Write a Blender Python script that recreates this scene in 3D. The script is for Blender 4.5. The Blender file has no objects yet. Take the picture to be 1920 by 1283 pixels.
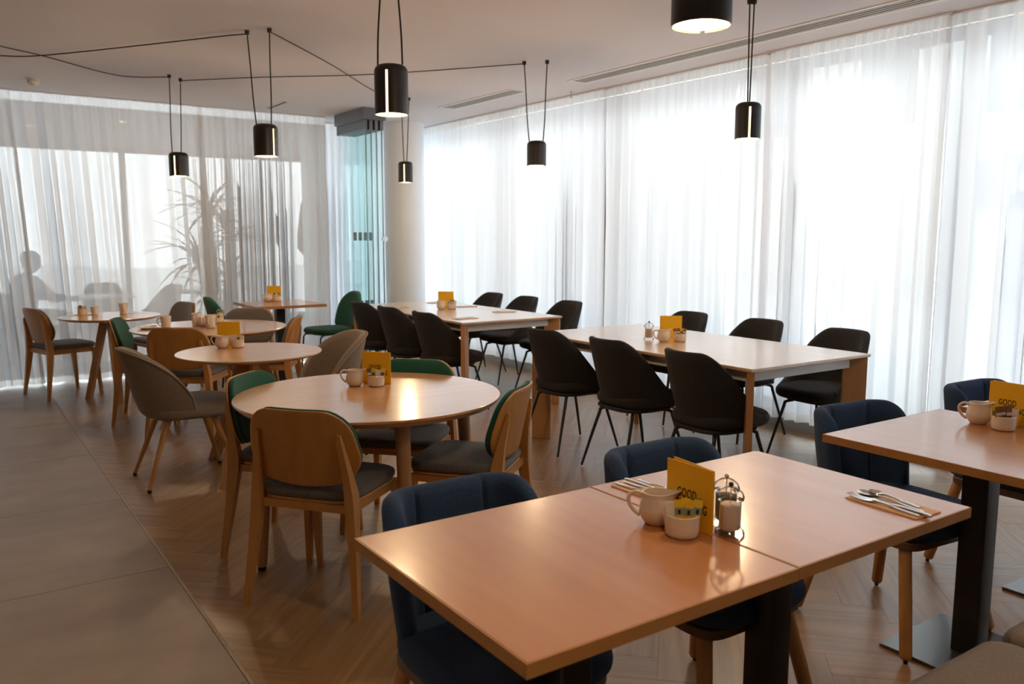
import bpy, math, random
from mathutils import Vector, Matrix
random.seed(7)
S = bpy.context.scene
COL = S.collection
PI = math.pi
R = math.radians

# ------------------------------------------------------------------ camera, world, lights, exposure
cam_d = bpy.data.cameras.new('camera')
cam = bpy.data.objects.new('camera', cam_d)
COL.objects.link(cam)
cam_d.sensor_width = 36.0
cam_d.lens = 29.235
cam_d.clip_end = 200
cam.matrix_world = Matrix(((0.825258, 0.070245, -0.56037, 0.0),
                           (-0.564752, 0.106197, -0.818399, 0.0),
                           (0.002021, 0.991861, 0.127311, 1.42),
                           (0, 0, 0, 1)))
cam_d.dof.use_dof = True
cam_d.dof.focus_distance = 3.2
cam_d.dof.aperture_fstop = 4.5
S.camera = cam

W = bpy.data.worlds.new('overcast_sky')
S.world = W
W.use_nodes = True
nt = W.node_tree
nt.nodes.clear()
out = nt.nodes.new('ShaderNodeOutputWorld')
bg = nt.nodes.new('ShaderNodeBackground')
bg.inputs[0].default_value = (0.90, 0.95, 1.0, 1)
bg.inputs[1].default_value = 7.6
nt.links.new(bg.outputs[0], out.inputs[0])

S.view_settings.view_transform = 'Standard'
S.view_settings.look = 'None'
S.view_settings.exposure = 0.34
S.view_settings.gamma = 1.0
S.view_settings.use_curve_mapping = False
cy = S.cycles
cy.max_bounces = 14
cy.diffuse_bounces = 5
cy.glossy_bounces = 4
cy.transmission_bounces = 6
cy.transparent_max_bounces = 40
cy.caustics_reflective = False
cy.caustics_refractive = False
cy.sample_clamp_indirect = 12.0
cy.use_denoising = True

WARM = (1.0, 0.72, 0.42)
H = 2.72                     # ceiling height


# ------------------------------------------------------------------ materials
def mat(name, color, rough=0.5, metal=0.0, spec=0.5, coat=0.0, sheen=0.0, emit=None, estr=0.0):
    m = bpy.data.materials.new(name)
    m.use_nodes = True
    b = m.node_tree.nodes['Principled BSDF']
    b.inputs['Base Color'].default_value = (*color, 1)
    b.inputs['Roughness'].default_value = rough
    b.inputs['Metallic'].default_value = metal
    b.inputs['Specular IOR Level'].default_value = spec
    b.inputs['Coat Weight'].default_value = coat
    b.inputs['Coat Roughness'].default_value = 0.15
    b.inputs['Sheen Weight'].default_value = sheen
    if emit:
        b.inputs['Emission Color'].default_value = (*emit, 1)
        b.inputs['Emission Strength'].default_value = estr
    return m


def nodes(m):
    n = m.node_tree.nodes
    return n, m.node_tree.links, n['Principled BSDF']


def noisy(m, c1, c2, scale=(1, 1, 1), nscale=5.0, detail=4.0, rnd=0.0, bump=0.0, bscale=None, lo=0.3, hi=0.7, coords='Object'):
    """vary the base colour between c1 and c2 with stretched noise; optional fine bump"""
    n, l, b = nodes(m)
    tc = n.new('ShaderNodeTexCoord')
    mp = n.new('ShaderNodeMapping')
    mp.inputs['Scale'].default_value = scale
    l.new(tc.outputs[coords], mp.inputs[0])
    src = mp.outputs[0]
    if rnd:
        oi = n.new('ShaderNodeObjectInfo')
        mu = n.new('ShaderNodeMath'); mu.operation = 'MULTIPLY'; mu.inputs[1].default_value = 37.0
        l.new(oi.outputs['Random'], mu.inputs[0])
        ad = n.new('ShaderNodeVectorMath'); ad.operation = 'ADD'
        l.new(src, ad.inputs[0]); l.new(mu.outputs[0], ad.inputs[1])
        src = ad.outputs[0]
    nz = n.new('ShaderNodeTexNoise')
    nz.inputs['Scale'].default_value = nscale
    nz.inputs['Detail'].default_value = detail
    nz.inputs['Roughness'].default_value = 0.6
    l.new(src, nz.inputs['Vector'])
    cr = n.new('ShaderNodeValToRGB')
    cr.color_ramp.elements[0].position = lo
    cr.color_ramp.elements[1].position = hi
    cr.color_ramp.elements[0].color = (*c1, 1)
    cr.color_ramp.elements[1].color = (*c2, 1)
    l.new(nz.outputs[0], cr.inputs[0])
    l.new(cr.outputs[0], b.inputs['Base Color'])
    if bump:
        bp = n.new('ShaderNodeBump')
        bp.inputs['Strength'].default_value = bump
        bp.inputs['Distance'].default_value = 0.002
        if bscale:
            n2 = n.new('ShaderNodeTexNoise')
            n2.inputs['Scale'].default_value = bscale
            l.new(tc.outputs[coords], n2.inputs['Vector'])
            l.new(n2.outputs[0], bp.inputs['Height'])
        else:
            l.new(nz.outputs[0], bp.inputs['Height'])
        l.new(bp.outputs[0], b.inputs['Normal'])
    return m


def wood(name, c1, c2, axis=1, rough=0.4, coat=0.0, fine=1.0, rnd=1.0, bump=0.05):
    sc = [14 * fine, 14 * fine, 14 * fine]
    sc[axis] = 1.1 * fine
    return noisy(mat(name, c1, rough, coat=coat), c1, c2, tuple(sc), 1.6, 6.0, rnd, bump, None, 0.25, 0.75)


M = {}
M['oak_chair'] = wood('oak_chair', (0.42, 0.185, 0.045), (0.52, 0.255, 0.075), 2, 0.42)
M['dark_wood'] = wood('dark_wood_frame', (0.10, 0.055, 0.028), (0.14, 0.08, 0.04), 0, 0.5)
M['ply'] = wood('plywood_back', (0.40, 0.165, 0.032), (0.50, 0.23, 0.055), 2, 0.42)
M['oak_leg'] = wood('round_oak_leg', (0.40, 0.19, 0.06), (0.52, 0.27, 0.10), 2, 0.42)
M['top_square'] = wood('square_table_veneer', (0.43, 0.170, 0.060), (0.52, 0.232, 0.088), 1, 0.32, 0.7, 0.8)
M['edge_square'] = wood('square_table_edge', (0.33, 0.145, 0.038), (0.42, 0.19, 0.055), 0, 0.45, 0.0)
M['top_round'] = wood('round_table_veneer', (0.50, 0.245, 0.095), (0.60, 0.325, 0.145), 0, 0.30, 0.8, 0.8)
M['leg_round'] = wood('round_table_leg', (0.36, 0.175, 0.075), (0.46, 0.24, 0.11), 2, 0.42)
M['top_long'] = wood('long_table_veneer', (0.55, 0.36, 0.22), (0.63, 0.43, 0.28), 1, 0.28, 1.0, 0.8)
M['leg_long'] = wood('long_table_leg', (0.42, 0.21, 0.09), (0.52, 0.28, 0.13), 2, 0.42)
M['rail'] = mat('pale_grey_rail', (0.62, 0.62, 0.60), 0.45)


def fabric(name, c, var=0.25, sheen=0.2, weave=900.0):
    lo = tuple(x * (1 - var) for x in c)
    hi = tuple(min(1, x * (1 + var)) for x in c)
    return noisy(mat(name, c, 0.92, spec=0.2, sheen=sheen), lo, hi, (1, 1, 1), 260.0, 2.0, 0.0, 0.35, weave)


M['grey_fabric'] = fabric('grey_seat_fabric', (0.125, 0.118, 0.118), 0.45)
M['green_fabric'] = fabric('green_velvet', (0.012, 0.082, 0.056), 0.2, 0.15)
M['taupe_pad'] = fabric('taupe_pad_fabric', (0.15, 0.125, 0.105), 0.25)
M['taupe'] = fabric('taupe_tub_fabric', (0.20, 0.155, 0.12), 0.35)
M['taupe_in'] = fabric('pale_taupe_fabric', (0.30, 0.27, 0.25), 0.25)
M['piping'] = fabric('piping_cord', (0.32, 0.26, 0.21), 0.1)
M['black_fabric'] = fabric('charcoal_fabric', (0.027, 0.026, 0.028), 0.3, 0.05)
M['blue_fabric'] = fabric('navy_fabric', (0.024, 0.050, 0.110), 0.25, 0.06)
M['bench_fabric'] = fabric('bench_fabric', (0.17, 0.135, 0.11), 0.25)
M['black_metal'] = mat('black_powder_coat', (0.012, 0.012, 0.013), 0.4)
M['plate_metal'] = noisy(mat('base_plate_coat', (0.03, 0.032, 0.036), 0.30, spec=0.9, coat=0.5), (0.025, 0.027, 0.030), (0.04, 0.042, 0.046), (1, 1, 1), 60.0)
M['rubber'] = mat('dark_glide', (0.02, 0.015, 0.012), 0.6)
M['ceramic'] = noisy(mat('cream_stoneware', (0.72, 0.62, 0.52), 0.25, coat=0.3), (0.68, 0.585, 0.49), (0.76, 0.67, 0.57), (1, 1, 1), 20.0)
M['ceramic_in'] = mat('stoneware_inside', (0.60, 0.50, 0.41), 0.3)
M['milk'] = mat('milk', (0.78, 0.70, 0.60), 0.3)
M['yellow'] = noisy(mat('yellow_card', (0.84, 0.47, 0.008), 0.5), (0.82, 0.455, 0.006), (0.87, 0.49, 0.010), (1, 1, 1), 8.0)
M['ink'] = mat('black_ink', (0.012, 0.010, 0.008), 0.6)
M['sachet_yellow'] = mat('yellow_sachet', (0.80, 0.55, 0.02), 0.5)
M['sachet_blue'] = mat('grey_blue_print', (0.25, 0.33, 0.30), 0.5)
M['sachet_white'] = mat('white_sachet', (0.78, 0.70, 0.62), 0.55)
M['sachet_brown'] = mat('brown_sachet', (0.22, 0.10, 0.04), 0.5)
M['salt'] = noisy(mat('pink_salt', (0.62, 0.42, 0.32), 0.7), (0.66, 0.52, 0.44), (0.84, 0.71, 0.62), (1, 1, 1), 420.0)
M['pepper'] = noisy(mat('peppercorns', (0.04, 0.03, 0.025), 0.6), (0.015, 0.012, 0.01), (0.10, 0.07, 0.05), (1, 1, 1), 380.0)
M['steel'] = mat('polished_steel', (0.72, 0.70, 0.68), 0.16, 1.0)
M['napkin'] = noisy(mat('kraft_napkin', (0.66, 0.43, 0.26), 0.8), (0.62, 0.40, 0.24), (0.70, 0.47, 0.29), (1, 1, 1), 90.0)
M['shade'] = mat('black_shade', (0.014, 0.013, 0.014), 0.38)
M['cord'] = mat('black_cord', (0.02, 0.017, 0.015), 0.7)
M['glow'] = mat('lamp_diffuser', (0.9, 0.85, 0.75), 0.5, emit=(1.0, 0.72, 0.36), estr=2.2)
M['downlight_glow'] = mat('downlight_glow', (0.9, 0.85, 0.75), 0.5, emit=(1.0, 0.62, 0.30), estr=6.0)
M['white_paint'] = noisy(mat('white_paint', (0.78, 0.76, 0.74), 0.7), (0.765, 0.745, 0.725), (0.79, 0.77, 0.75), (1, 1, 1), 2.0)
M['pillar_paint'] = noisy(mat('pillar_paint', (0.80, 0.81, 0.83), 0.6), (0.79, 0.80, 0.82), (0.81, 0.82, 0.84), (1, 1, 1), 2.0)
M['wall_paint'] = noisy(mat('wall_paint', (0.50, 0.42, 0.35), 0.8), (0.48, 0.40, 0.33), (0.52, 0.44, 0.37), (1, 1, 1), 2.0)
M['ceiling_paint'] = noisy(mat('ceiling_paint', (0.72, 0.68, 0.67), 0.85), (0.655, 0.62, 0.635), (0.675, 0.64, 0.655), (1, 1, 1), 1.5)
M['vent'] = mat('vent_grey', (0.42, 0.41, 0.40), 0.5)
M['vent_dark'] = mat('vent_dark', (0.05, 0.05, 0.05), 0.7)
M['plastic'] = mat('white_plastic', (0.70, 0.66, 0.58), 0.4)
M['alu'] = mat('anodised_rail', (0.16, 0.17, 0.19), 0.4, 0.6)
M['frame'] = mat('window_frame_grey', (0.30, 0.31, 0.33), 0.5)
M['kerb'] = noisy(mat('kerb_grey', (0.42, 0.40, 0.38), 0.6), (0.40, 0.38, 0.36), (0.44, 0.42, 0.40), (1, 1, 1), 12.0)
M['leaf'] = noisy(mat('leaf_green', (0.035, 0.07, 0.025), 0.5), (0.025, 0.055, 0.02), (0.05, 0.09, 0.03), (1, 1, 1), 9.0, rnd=1.0)
M['trunk'] = noisy(mat('trunk_bark', (0.12, 0.09, 0.06), 0.8), (0.09, 0.065, 0.045), (0.16, 0.12, 0.08), (1, 1, 6), 12.0)
M['pot'] = mat('grey_planter', (0.25, 0.25, 0.25), 0.6)
M['skin'] = mat('skin', (0.55, 0.34, 0.25), 0.55)
M['hair'] = mat('dark_hair', (0.03, 0.022, 0.018), 0.6)
M['shirt'] = fabric('grey_jumper', (0.14, 0.14, 0.15), 0.2)
M['jeans'] = fabric('dark_jeans', (0.04, 0.045, 0.06), 0.2)
M['table_white'] = mat('white_table_top', (0.75, 0.75, 0.74), 0.4)
M['pavement'] = noisy(mat('pavement', (0.66, 0.66, 0.65), 0.8), (0.62, 0.62, 0.61), (0.70, 0.70, 0.69), (1, 1, 1), 3.0)
M['facade'] = noisy(mat('pale_facade', (0.60, 0.58, 0.55), 0.85), (0.56, 0.54, 0.51), (0.64, 0.62, 0.59), (1, 1, 1), 3.0)
M['fascia'] = mat('fascia_grey', (0.22, 0.23, 0.25), 0.5)
M['facade_glass'] = mat('facade_pane', (0.10, 0.12, 0.14), 0.1)
M['lettering'] = mat('white_letters', (0.85, 0.85, 0.85), 0.5)
M['tile_joint'] = mat('tile_joint', (0.13, 0.09, 0.056), 0.9)
M['strip'] = noisy(mat('brushed_border', (0.38, 0.31, 0.25), 0.5), (0.36, 0.29, 0.23), (0.40, 0.33, 0.27), (1, 1, 1), 30.0)
M['tile'] = noisy(mat('porcelain_tile', (0.20, 0.165, 0.14), 0.42), (0.270, 0.208, 0.165), (0.355, 0.285, 0.232), (1, 1.8, 1), 2.2, 6.0, 1.0, 0.04, None)


def glass_mat(name, tint, gloss=0.10, rough=0.0, ior=1.5):
    m = bpy.data.materials.new(name)
    m.use_nodes = True
    n = m.node_tree.nodes; l = m.node_tree.links
    n.clear()
    o = n.new('ShaderNodeOutputMaterial')
    t = n.new('ShaderNodeBsdfTransparent'); t.inputs[0].default_value = (*tint, 1)
    g = n.new('ShaderNodeBsdfGlossy'); g.inputs['Roughness'].default_value = rough
    fr = n.new('ShaderNodeFresnel'); fr.inputs[0].default_value = ior
    ad = n.new('ShaderNodeMath'); ad.operation = 'ADD'; ad.inputs[1].default_value = gloss - 0.04
    ad.use_clamp = True
    mx = n.new('ShaderNodeMixShader')
    l.new(fr.outputs[0], ad.inputs[0]); l.new(ad.outputs[0], mx.inputs[0])
    l.new(t.outputs[0], mx.inputs[1]); l.new(g.outputs[0], mx.inputs[2])
    l.new(mx.outputs[0], o.inputs[0])
    return m


M['glass'] = glass_mat('window_glass', (0.93, 0.96, 0.96), 0.05)
M['glass_aqua'] = glass_mat('partition_glass', (0.945, 0.99, 0.99), 0.06, 0.0, 1.0)
M['glass_edge'] = mat('glass_edge', (0.10, 0.24, 0.25), 0.2)
M['acrylic'] = glass_mat('clear_acrylic', (0.97, 0.965, 0.95), 0.10, 0.10, 1.15)


def sheer(name, transp, transl, color):
    m = bpy.data.materials.new(name)
    m.use_nodes = True
    n = m.node_tree.nodes; l = m.node_tree.links
    n.clear()
    o = n.new('ShaderNodeOutputMaterial')
    tr = n.new('ShaderNodeBsdfTransparent')
    tl = n.new('ShaderNodeBsdfTranslucent'); tl.inputs[0].default_value = (*color, 1)
    df = n.new('ShaderNodeBsdfDiffuse'); df.inputs[0].default_value = (*color, 1)
    m1 = n.new('ShaderNodeMixShader'); m1.inputs[0].default_value = transl
    l.new(df.outputs[0], m1.inputs[1]); l.new(tl.outputs[0], m1.inputs[2])
    # fine vertical thread variation of the weave density
    tc = n.new('ShaderNodeTexCoord')
    mp = n.new('ShaderNodeMapping'); mp.inputs['Scale'].default_value = (60, 60, 1.2)
    nz = n.new('ShaderNodeTexNoise'); nz.inputs['Scale'].default_value = 1.0; nz.inputs['Detail'].default_value = 3
    mr = n.new('ShaderNodeMapRange')
    mr.inputs[1].default_value = 0.3; mr.inputs[2].default_value = 0.7
    mr.inputs[3].default_value = transp * 0.85; mr.inputs[4].default_value = transp * 1.15
    l.new(tc.outputs['Object'], mp.inputs[0]); l.new(mp.outputs[0], nz.inputs['Vector']); l.new(nz.outputs[0], mr.inputs[0])
    # a weave seen at a slant lets less through: T ** (1 / cos)
    ge = n.new('ShaderNodeNewGeometry')
    dt = n.new('ShaderNodeVectorMath'); dt.operation = 'DOT_PRODUCT'
    l.new(ge.outputs['Normal'], dt.inputs[0]); l.new(ge.outputs['Incoming'], dt.inputs[1])
    ab = n.new('ShaderNodeMath'); ab.operation = 'ABSOLUTE'; l.new(dt.outputs['Value'], ab.inputs[0])
    mx_ = n.new('ShaderNodeMath'); mx_.operation = 'MAXIMUM'; mx_.inputs[1].default_value = 0.12; l.new(ab.outputs[0], mx_.inputs[0])
    iv = n.new('ShaderNodeMath'); iv.operation = 'DIVIDE'; iv.inputs[0].default_value = 1.0; l.new(mx_.outputs[0], iv.inputs[1])
    pw = n.new('ShaderNodeMath'); pw.operation = 'POWER'; l.new(mr.outputs[0], pw.inputs[0]); l.new(iv.outputs[0], pw.inputs[1])
    m2 = n.new('ShaderNodeMixShader')
    l.new(pw.outputs[0], m2.inputs[0]); l.new(m1.outputs[0], m2.inputs[1]); l.new(tr.outputs[0], m2.inputs[2])
    l.new(m2.outputs[0], o.inputs[0])
    return m


M['sheer'] = sheer('sheer_voile', 0.075, 0.52, (0.90, 0.92, 0.96))
M['sheer_back'] = sheer('sheer_voile_dense', 0.085, 0.20, (0.74, 0.76, 0.79))
M['sheer_hem'] = sheer('sheer_hem', 0.18, 0.55, (0.92, 0.92, 0.91))


def plank_mat():
    m = mat('oak_floor_plank', (0.22, 0.13, 0.07), 0.36, coat=0.45)
    n, l, b = nodes(m)
    b.inputs['Coat Roughness'].default_value = 0.32
    tc = n.new('ShaderNodeTexCoord')
    oi = n.new('ShaderNodeObjectInfo')
    gi = n.new('ShaderNodeNewGeometry')
    add = n.new('ShaderNodeMath'); add.operation = 'ADD'
    l.new(oi.outputs['Random'], add.inputs[0]); l.new(gi.outputs['Random Per Island'], add.inputs[1])
    fr = n.new('ShaderNodeMath'); fr.operation = 'FRACT'
    l.new(add.outputs[0], fr.inputs[0])
    at = n.new('ShaderNodeUVMap')
    mp = n.new('ShaderNodeMapping'); mp.inputs['Scale'].default_value = (1.6, 26, 1)
    l.new(at.outputs[0], mp.inputs[0])
    ml = n.new('ShaderNodeMath'); ml.operation = 'MULTIPLY'; ml.inputs[1].default_value = 53.0
    l.new(fr.outputs[0], ml.inputs[0])
    va = n.new('ShaderNodeVectorMath'); va.operation = 'ADD'
    l.new(mp.outputs[0], va.inputs[0]); l.new(ml.outputs[0], va.inputs[1])
    nz = n.new('ShaderNodeTexNoise'); nz.inputs['Scale'].default_value = 1.3; nz.inputs['Detail'].default_value = 6
    l.new(va.outputs[0], nz.inputs['Vector'])
    cr = n.new('ShaderNodeValToRGB')
    cr.color_ramp.elements[0].position = 0.25; cr.color_ramp.elements[1].position = 0.75
    cr.color_ramp.elements[0].color = (0.190, 0.098, 0.038, 1)
    cr.color_ramp.elements[1].color = (0.360, 0.212, 0.092, 1)
    l.new(nz.outputs[0], cr.inputs[0])
    hs = n.new('ShaderNodeHueSaturation')
    mr = n.new('ShaderNodeMapRange'); mr.inputs[3].default_value = 0.92; mr.inputs[4].default_value = 1.08
    l.new(fr.outputs[0], mr.inputs[0]); l.new(mr.outputs[0], hs.inputs['Value'])
    l.new(cr.outputs[0], hs.inputs['Color'])
    l.new(hs.outputs[0], b.inputs['Base Color'])
    bp = n.new('ShaderNodeBump'); bp.inputs['Strength'].default_value = 0.08; bp.inputs['Distance'].default_value = 0.001
    l.new(nz.outputs[0], bp.inputs['Height']); l.new(bp.outputs[0], b.inputs['Normal'])
    return m


M['plank'] = plank_mat()


# ------------------------------------------------------------------ mesh helpers
class MB:
    def __init__(self):
        self.v = []; self.f = []; self.uv = None

    def add(self, vs, fs, mtx=None):
        o = len(self.v)
        if mtx is not None:
            vs = [mtx @ Vector(q) for q in vs]
        self.v += [tuple(q) for q in vs]
        self.f += [tuple(i + o for i in q) for q in fs]
        return self

    def loft(self, rings, cap0=True, cap1=True, close=True, mtx=None):
        n = len(rings[0]); vs = [q for r in rings for q in r]; fs = []
        for a in range(len(rings) - 1):
            for i in range(n if close else n - 1):
                j = (i + 1) % n
                fs.append((a * n + i, a * n + j, (a + 1) * n + j, (a + 1) * n + i))
        if cap0: fs.append(tuple(range(n - 1, -1, -1)))
        if cap1: fs.append(tuple((len(rings) - 1) * n + i for i in range(n)))
        return self.add(vs, fs, mtx)

    def prism(self, poly, z0, z1, bev=0.0, mtx=None):
        def inset(p, d):
            n = len(p); r = []
            for i in range(n):
                a, b, c = Vector(p[i - 1]), Vector(p[i]), Vector(p[(i + 1) % n])
                e1 = (b - a); e2 = (c - b)
                n1 = Vector((-e1.y, e1.x)); n2 = Vector((-e2.y, e2.x))
                if n1.length > 1e-9: n1.normalize()
                if n2.length > 1e-9: n2.normalize()
                k = n1 + n2
                k = k / max(0.4, k.length_squared / 2) if k.length > 1e-6 else n1
                r.append((b.x + k.x * d * 1.0, b.y + k.y * d * 1.0))
            return r
        if bev > 0:
            q = inset(poly, bev)
            lv = [(q, z0), (poly, z0 + bev), (poly, z1 - bev), (q, z1)]
        else:
            lv = [(poly, z0), (poly, z1)]
        return self.loft([[(x, y, z) for x, y in p] for p, z in lv], mtx=mtx)

    def box(self, x0, y0, z0, x1, y1, z1, bev=0.0, mtx=None):
        return self.prism([(x0, y0), (x1, y0), (x1, y1), (x0, y1)], z0, z1, bev, mtx)

    def lathe(self, prof, seg=20, mtx=None, cap0=True, cap1=True, a0=0.0, a1=2 * PI):
        full = abs(a1 - a0 - 2 * PI) < 1e-6
        k = seg if full else seg + 1
        rings = [[(max(r, 1e-4) * math.cos(a0 + (a1 - a0) * i / seg), max(r, 1e-4) * math.sin(a0 + (a1 - a0) * i / seg), z) for i in range(k)] for r, z in prof]
        return self.loft(rings, cap0 and full, cap1 and full, full, mtx)

    def tube(self, pts, r, seg=8, caps=True, mtx=None):
        P = [Vector(q) for q in pts]
        rr = r if isinstance(r, (list, tuple)) else [r] * len(P)
        rings = []; up = None
        for i, q in enumerate(P):
            t = (P[min(i + 1, len(P) - 1)] - P[max(i - 1, 0)])
            t.normalize()
            if up is None:
                up = Vector((0, 0, 1)) if abs(t.z) < 0.9 else Vector((1, 0, 0))
            a = t.cross(up)
            if a.length < 1e-5: a = t.cross(Vector((0, 1, 0)))
            a.normalize(); b = t.cross(a); up = -b if False else a.cross(t)
            rings.append([q + rr[i] * (math.cos(2 * PI * k / seg) * a + math.sin(2 * PI * k / seg) * b) for k in range(seg)])
        return self.loft(rings, caps, caps, True, mtx)

    def ball(self, c, r, seg=12, rows=8, sc=(1, 1, 1)):
        prof = [(math.sin(PI * i / rows) * r, -math.cos(PI * i / rows) * r) for i in range(rows + 1)]
        m = Matrix.Translation(c) @ Matrix.Diagonal((*sc, 1))
        return self.lathe(prof, seg, m)

    def build(self, name, m=None, parent=None, smooth=35.0, kind=None, label=None):
        me = bpy.data.meshes.new(name)
        me.from_pydata(self.v, [], self.f)
        if m is not None:
            me.materials.append(m)
        me.update()
        if smooth:
            me.polygons.foreach_set('use_smooth', [True] * len(me.polygons))
            me.set_sharp_from_angle(angle=R(smooth))
        o = bpy.data.objects.new(name, me)
        COL.objects.link(o)
        if parent: o.parent = parent
        if kind: o['kind'] = kind
        if label: o['label'] = label
        return o


def text_mesh(curve, m, parent):
    """lettering as plain mesh"""
    tmp = bpy.data.objects.new('lettering', curve)
    COL.objects.link(tmp)
    bpy.context.view_layer.update()
    me = bpy.data.meshes.new_from_object(tmp.evaluated_get(bpy.context.evaluated_depsgraph_get()))
    bpy.data.objects.remove(tmp)
    me.name = 'lettering'
    me.materials.clear(); me.materials.append(m)
    o = bpy.data.objects.new('lettering', me)
    COL.objects.link(o); o.parent = parent
    return o


def part(name, me, parent, label=None):
    o = bpy.data.objects.new(name, me)
    COL.objects.link(o); o.parent = parent
    if label: o['label'] = label
    return o


def rrect(w, d, r, n=5, cx=0.0, cy=0.0):
    p = []
    for (sx, sy, a0) in ((1, 1, 0), (-1, 1, 90), (-1, -1, 180), (1, -1, 270)):
        for i in range(n + 1):
            a = R(a0 + 90 * i / n)
            p.append((cx + sx * (w / 2 - r) + r * math.cos(a), cy + sy * (d / 2 - r) + r * math.sin(a)))
    return p


def superel(w, d, e=4.0, n=40, cx=0.0, cy=0.0):
    p = []
    for i in range(n):
        a = 2 * PI * i / n
        c, s = math.cos(a), math.sin(a)
        p.append((cx + w / 2 * math.copysign(abs(c) ** (2 / e), c), cy + d / 2 * math.copysign(abs(s) ** (2 / e), s)))
    return p


def cushion(mb, poly, z0, z1, rad, dome=0.0, mtx=None):
    """soft slab: outline poly, rounded rim of radius rad, top domed by dome"""
    cx = sum(q[0] for q in poly) / len(poly); cyy = sum(q[1] for q in poly) / len(poly)
    w = max(abs(q[0] - cx) for q in poly); d = max(abs(q[1] - cyy) for q in poly)

    def ring(ins, z):
        return [(cx + (x - cx) * (1 - ins / w), cyy + (y - cyy) * (1 - ins / d), z) for x, y in poly]
    rs = []
    for i in range(5):
        a = PI / 2 * i / 4
        rs.append(ring(rad * (1 - math.sin(a)), z0 + rad * (1 - math.cos(a))))
    for i in range(5):
        a = PI / 2 * i / 4
        rs.append(ring(rad * (1 - math.cos(a)), z1 - rad + rad * math.sin(a)))
    if dome:
        for k in (0.25, 0.5, 0.75, 0.93):
            rs.append(ring(rad + k * (min(w, d) - rad), z1 + dome * math.sin(k * PI / 2)))
    mb.loft(rs, mtx=mtx)
    return mb


def empty(name, loc=(0, 0, 0), rz=0.0):
    o = bpy.data.objects.new(name, None)
    COL.objects.link(o)
    o.location = loc; o.rotation_euler = (0, 0, rz)
    o.empty_display_size = 0.1
    return o


def tag(o, label=None, cat=None, group=None, kind=None):
    if label: o['label'] = label
    if cat: o['category'] = cat
    if group: o['group'] = group
    if kind: o['kind'] = kind
    return o


KIDS = {}


def copy_tree(o, parent=None):
    c = o.copy(); COL.objects.link(c)
    c.parent = parent
    for ch in list(o.children):
        copy_tree(ch, c)
    return c


USED = set()


def place(proto, x, y, deg, label, cat, group=None, z=0.0, rest=None):
    """first use moves the prototype itself, later uses copy it with all its parts; deg = facing direction"""
    if proto.name in USED:
        o = copy_tree(proto)
    else:
        USED.add(proto.name); o = proto
    o.location = (x, y, z)
    o.rotation_euler = (0, 0, R(deg - 90))
    if 'group' in o: del o['group']
    tag(o, label, cat, group)
    return o


# ------------------------------------------------------------------ the setting
def struct(name, mb, m, parent=None, smooth=35.0):
    o = mb.build(name, m, parent, smooth)
    if parent is None: o['kind'] = 'structure'
    return o


BX = 0.72            # border between stone tiles and oak planks
floor = struct('floor', MB().box(-3.0, -3.5, -0.12, 5.32, 14.2, -0.012), M['tile_joint'])
# porcelain tiles left of the border
tile_meshes = {}


def tile(x0, y0, x1, y1):
    k = (round(x1 - x0, 4), round(y1 - y0, 4))
    if k not in tile_meshes:
        mb = MB().box(0.0015, 0.0015, -0.012, k[0] - 0.0015, k[1] - 0.0015, 0.0, 0.0012)
        o = mb.build('tile', M['tile'], floor)
        tile_meshes[k] = o.data
    else:
        o = part('tile', tile_meshes[k], floor)
    o.location = (x0, y0, 0)
    o.location.z = 0.012 - 0.012
    return o


py = 1.12
for i in range(3):
    for j in range(-4, 5):
        x1 = BX - i * py; y0 = 3.665 + j * py
        tile(x1 - py, y0, x1, y0 + py)
MB().box(BX, -0.9, -0.012, BX + 0.0122, 9.0, 0.0).build('border_strip', M['strip'], floor)
# lounge beyond the curtain: large pale tiles
M['lounge_tile'] = noisy(mat('lounge_tile', (0.36, 0.35, 0.34), 0.35), (0.33, 0.32, 0.31), (0.39, 0.38, 0.37), (1, 1, 1), 3.0, rnd=1.0)
lm = None
for i in range(7):
    for j in range(4):
        if lm is None:
            o = MB().box(0.002, 0.002, -0.012, 1.178, 1.178, 0.0, 0.0012).build('tile', M['lounge_tile'], floor); lm = o.data
        else:
            o = part('tile', lm, floor)
        o.location = (-2.95 + i * 1.18, 9.27 + j * 1.18, 0)

# herringbone oak planks, laid at 45 degrees
PL, PW = 0.70, 0.14
c45 = math.sqrt(0.5)


def clip(poly, x0, y0, x1, y1):
    for (ax, val, keep) in ((0, x0, 1), (0, x1, -1), (1, y0, 1), (1, y1, -1)):
        res = []
        for i in range(len(poly)):
            a, b = poly[i - 1], poly[i]
            ia = (a[ax] - val) * keep >= 0; ib = (b[ax] - val) * keep >= 0
            if ia != ib:
                t = (val - a[ax]) / (b[ax] - a[ax])
                res.append((a[0] + t * (b[0] - a[0]), a[1] + t * (b[1] - a[1])))
            if ib: res.append(b)
        poly = res
        if len(poly) < 3: return []
    return poly


def area(p):
    return 0.5 * abs(sum(p[i - 1][0] * p[i][1] - p[i][0] * p[i - 1][1] for i in range(len(p))))


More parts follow.
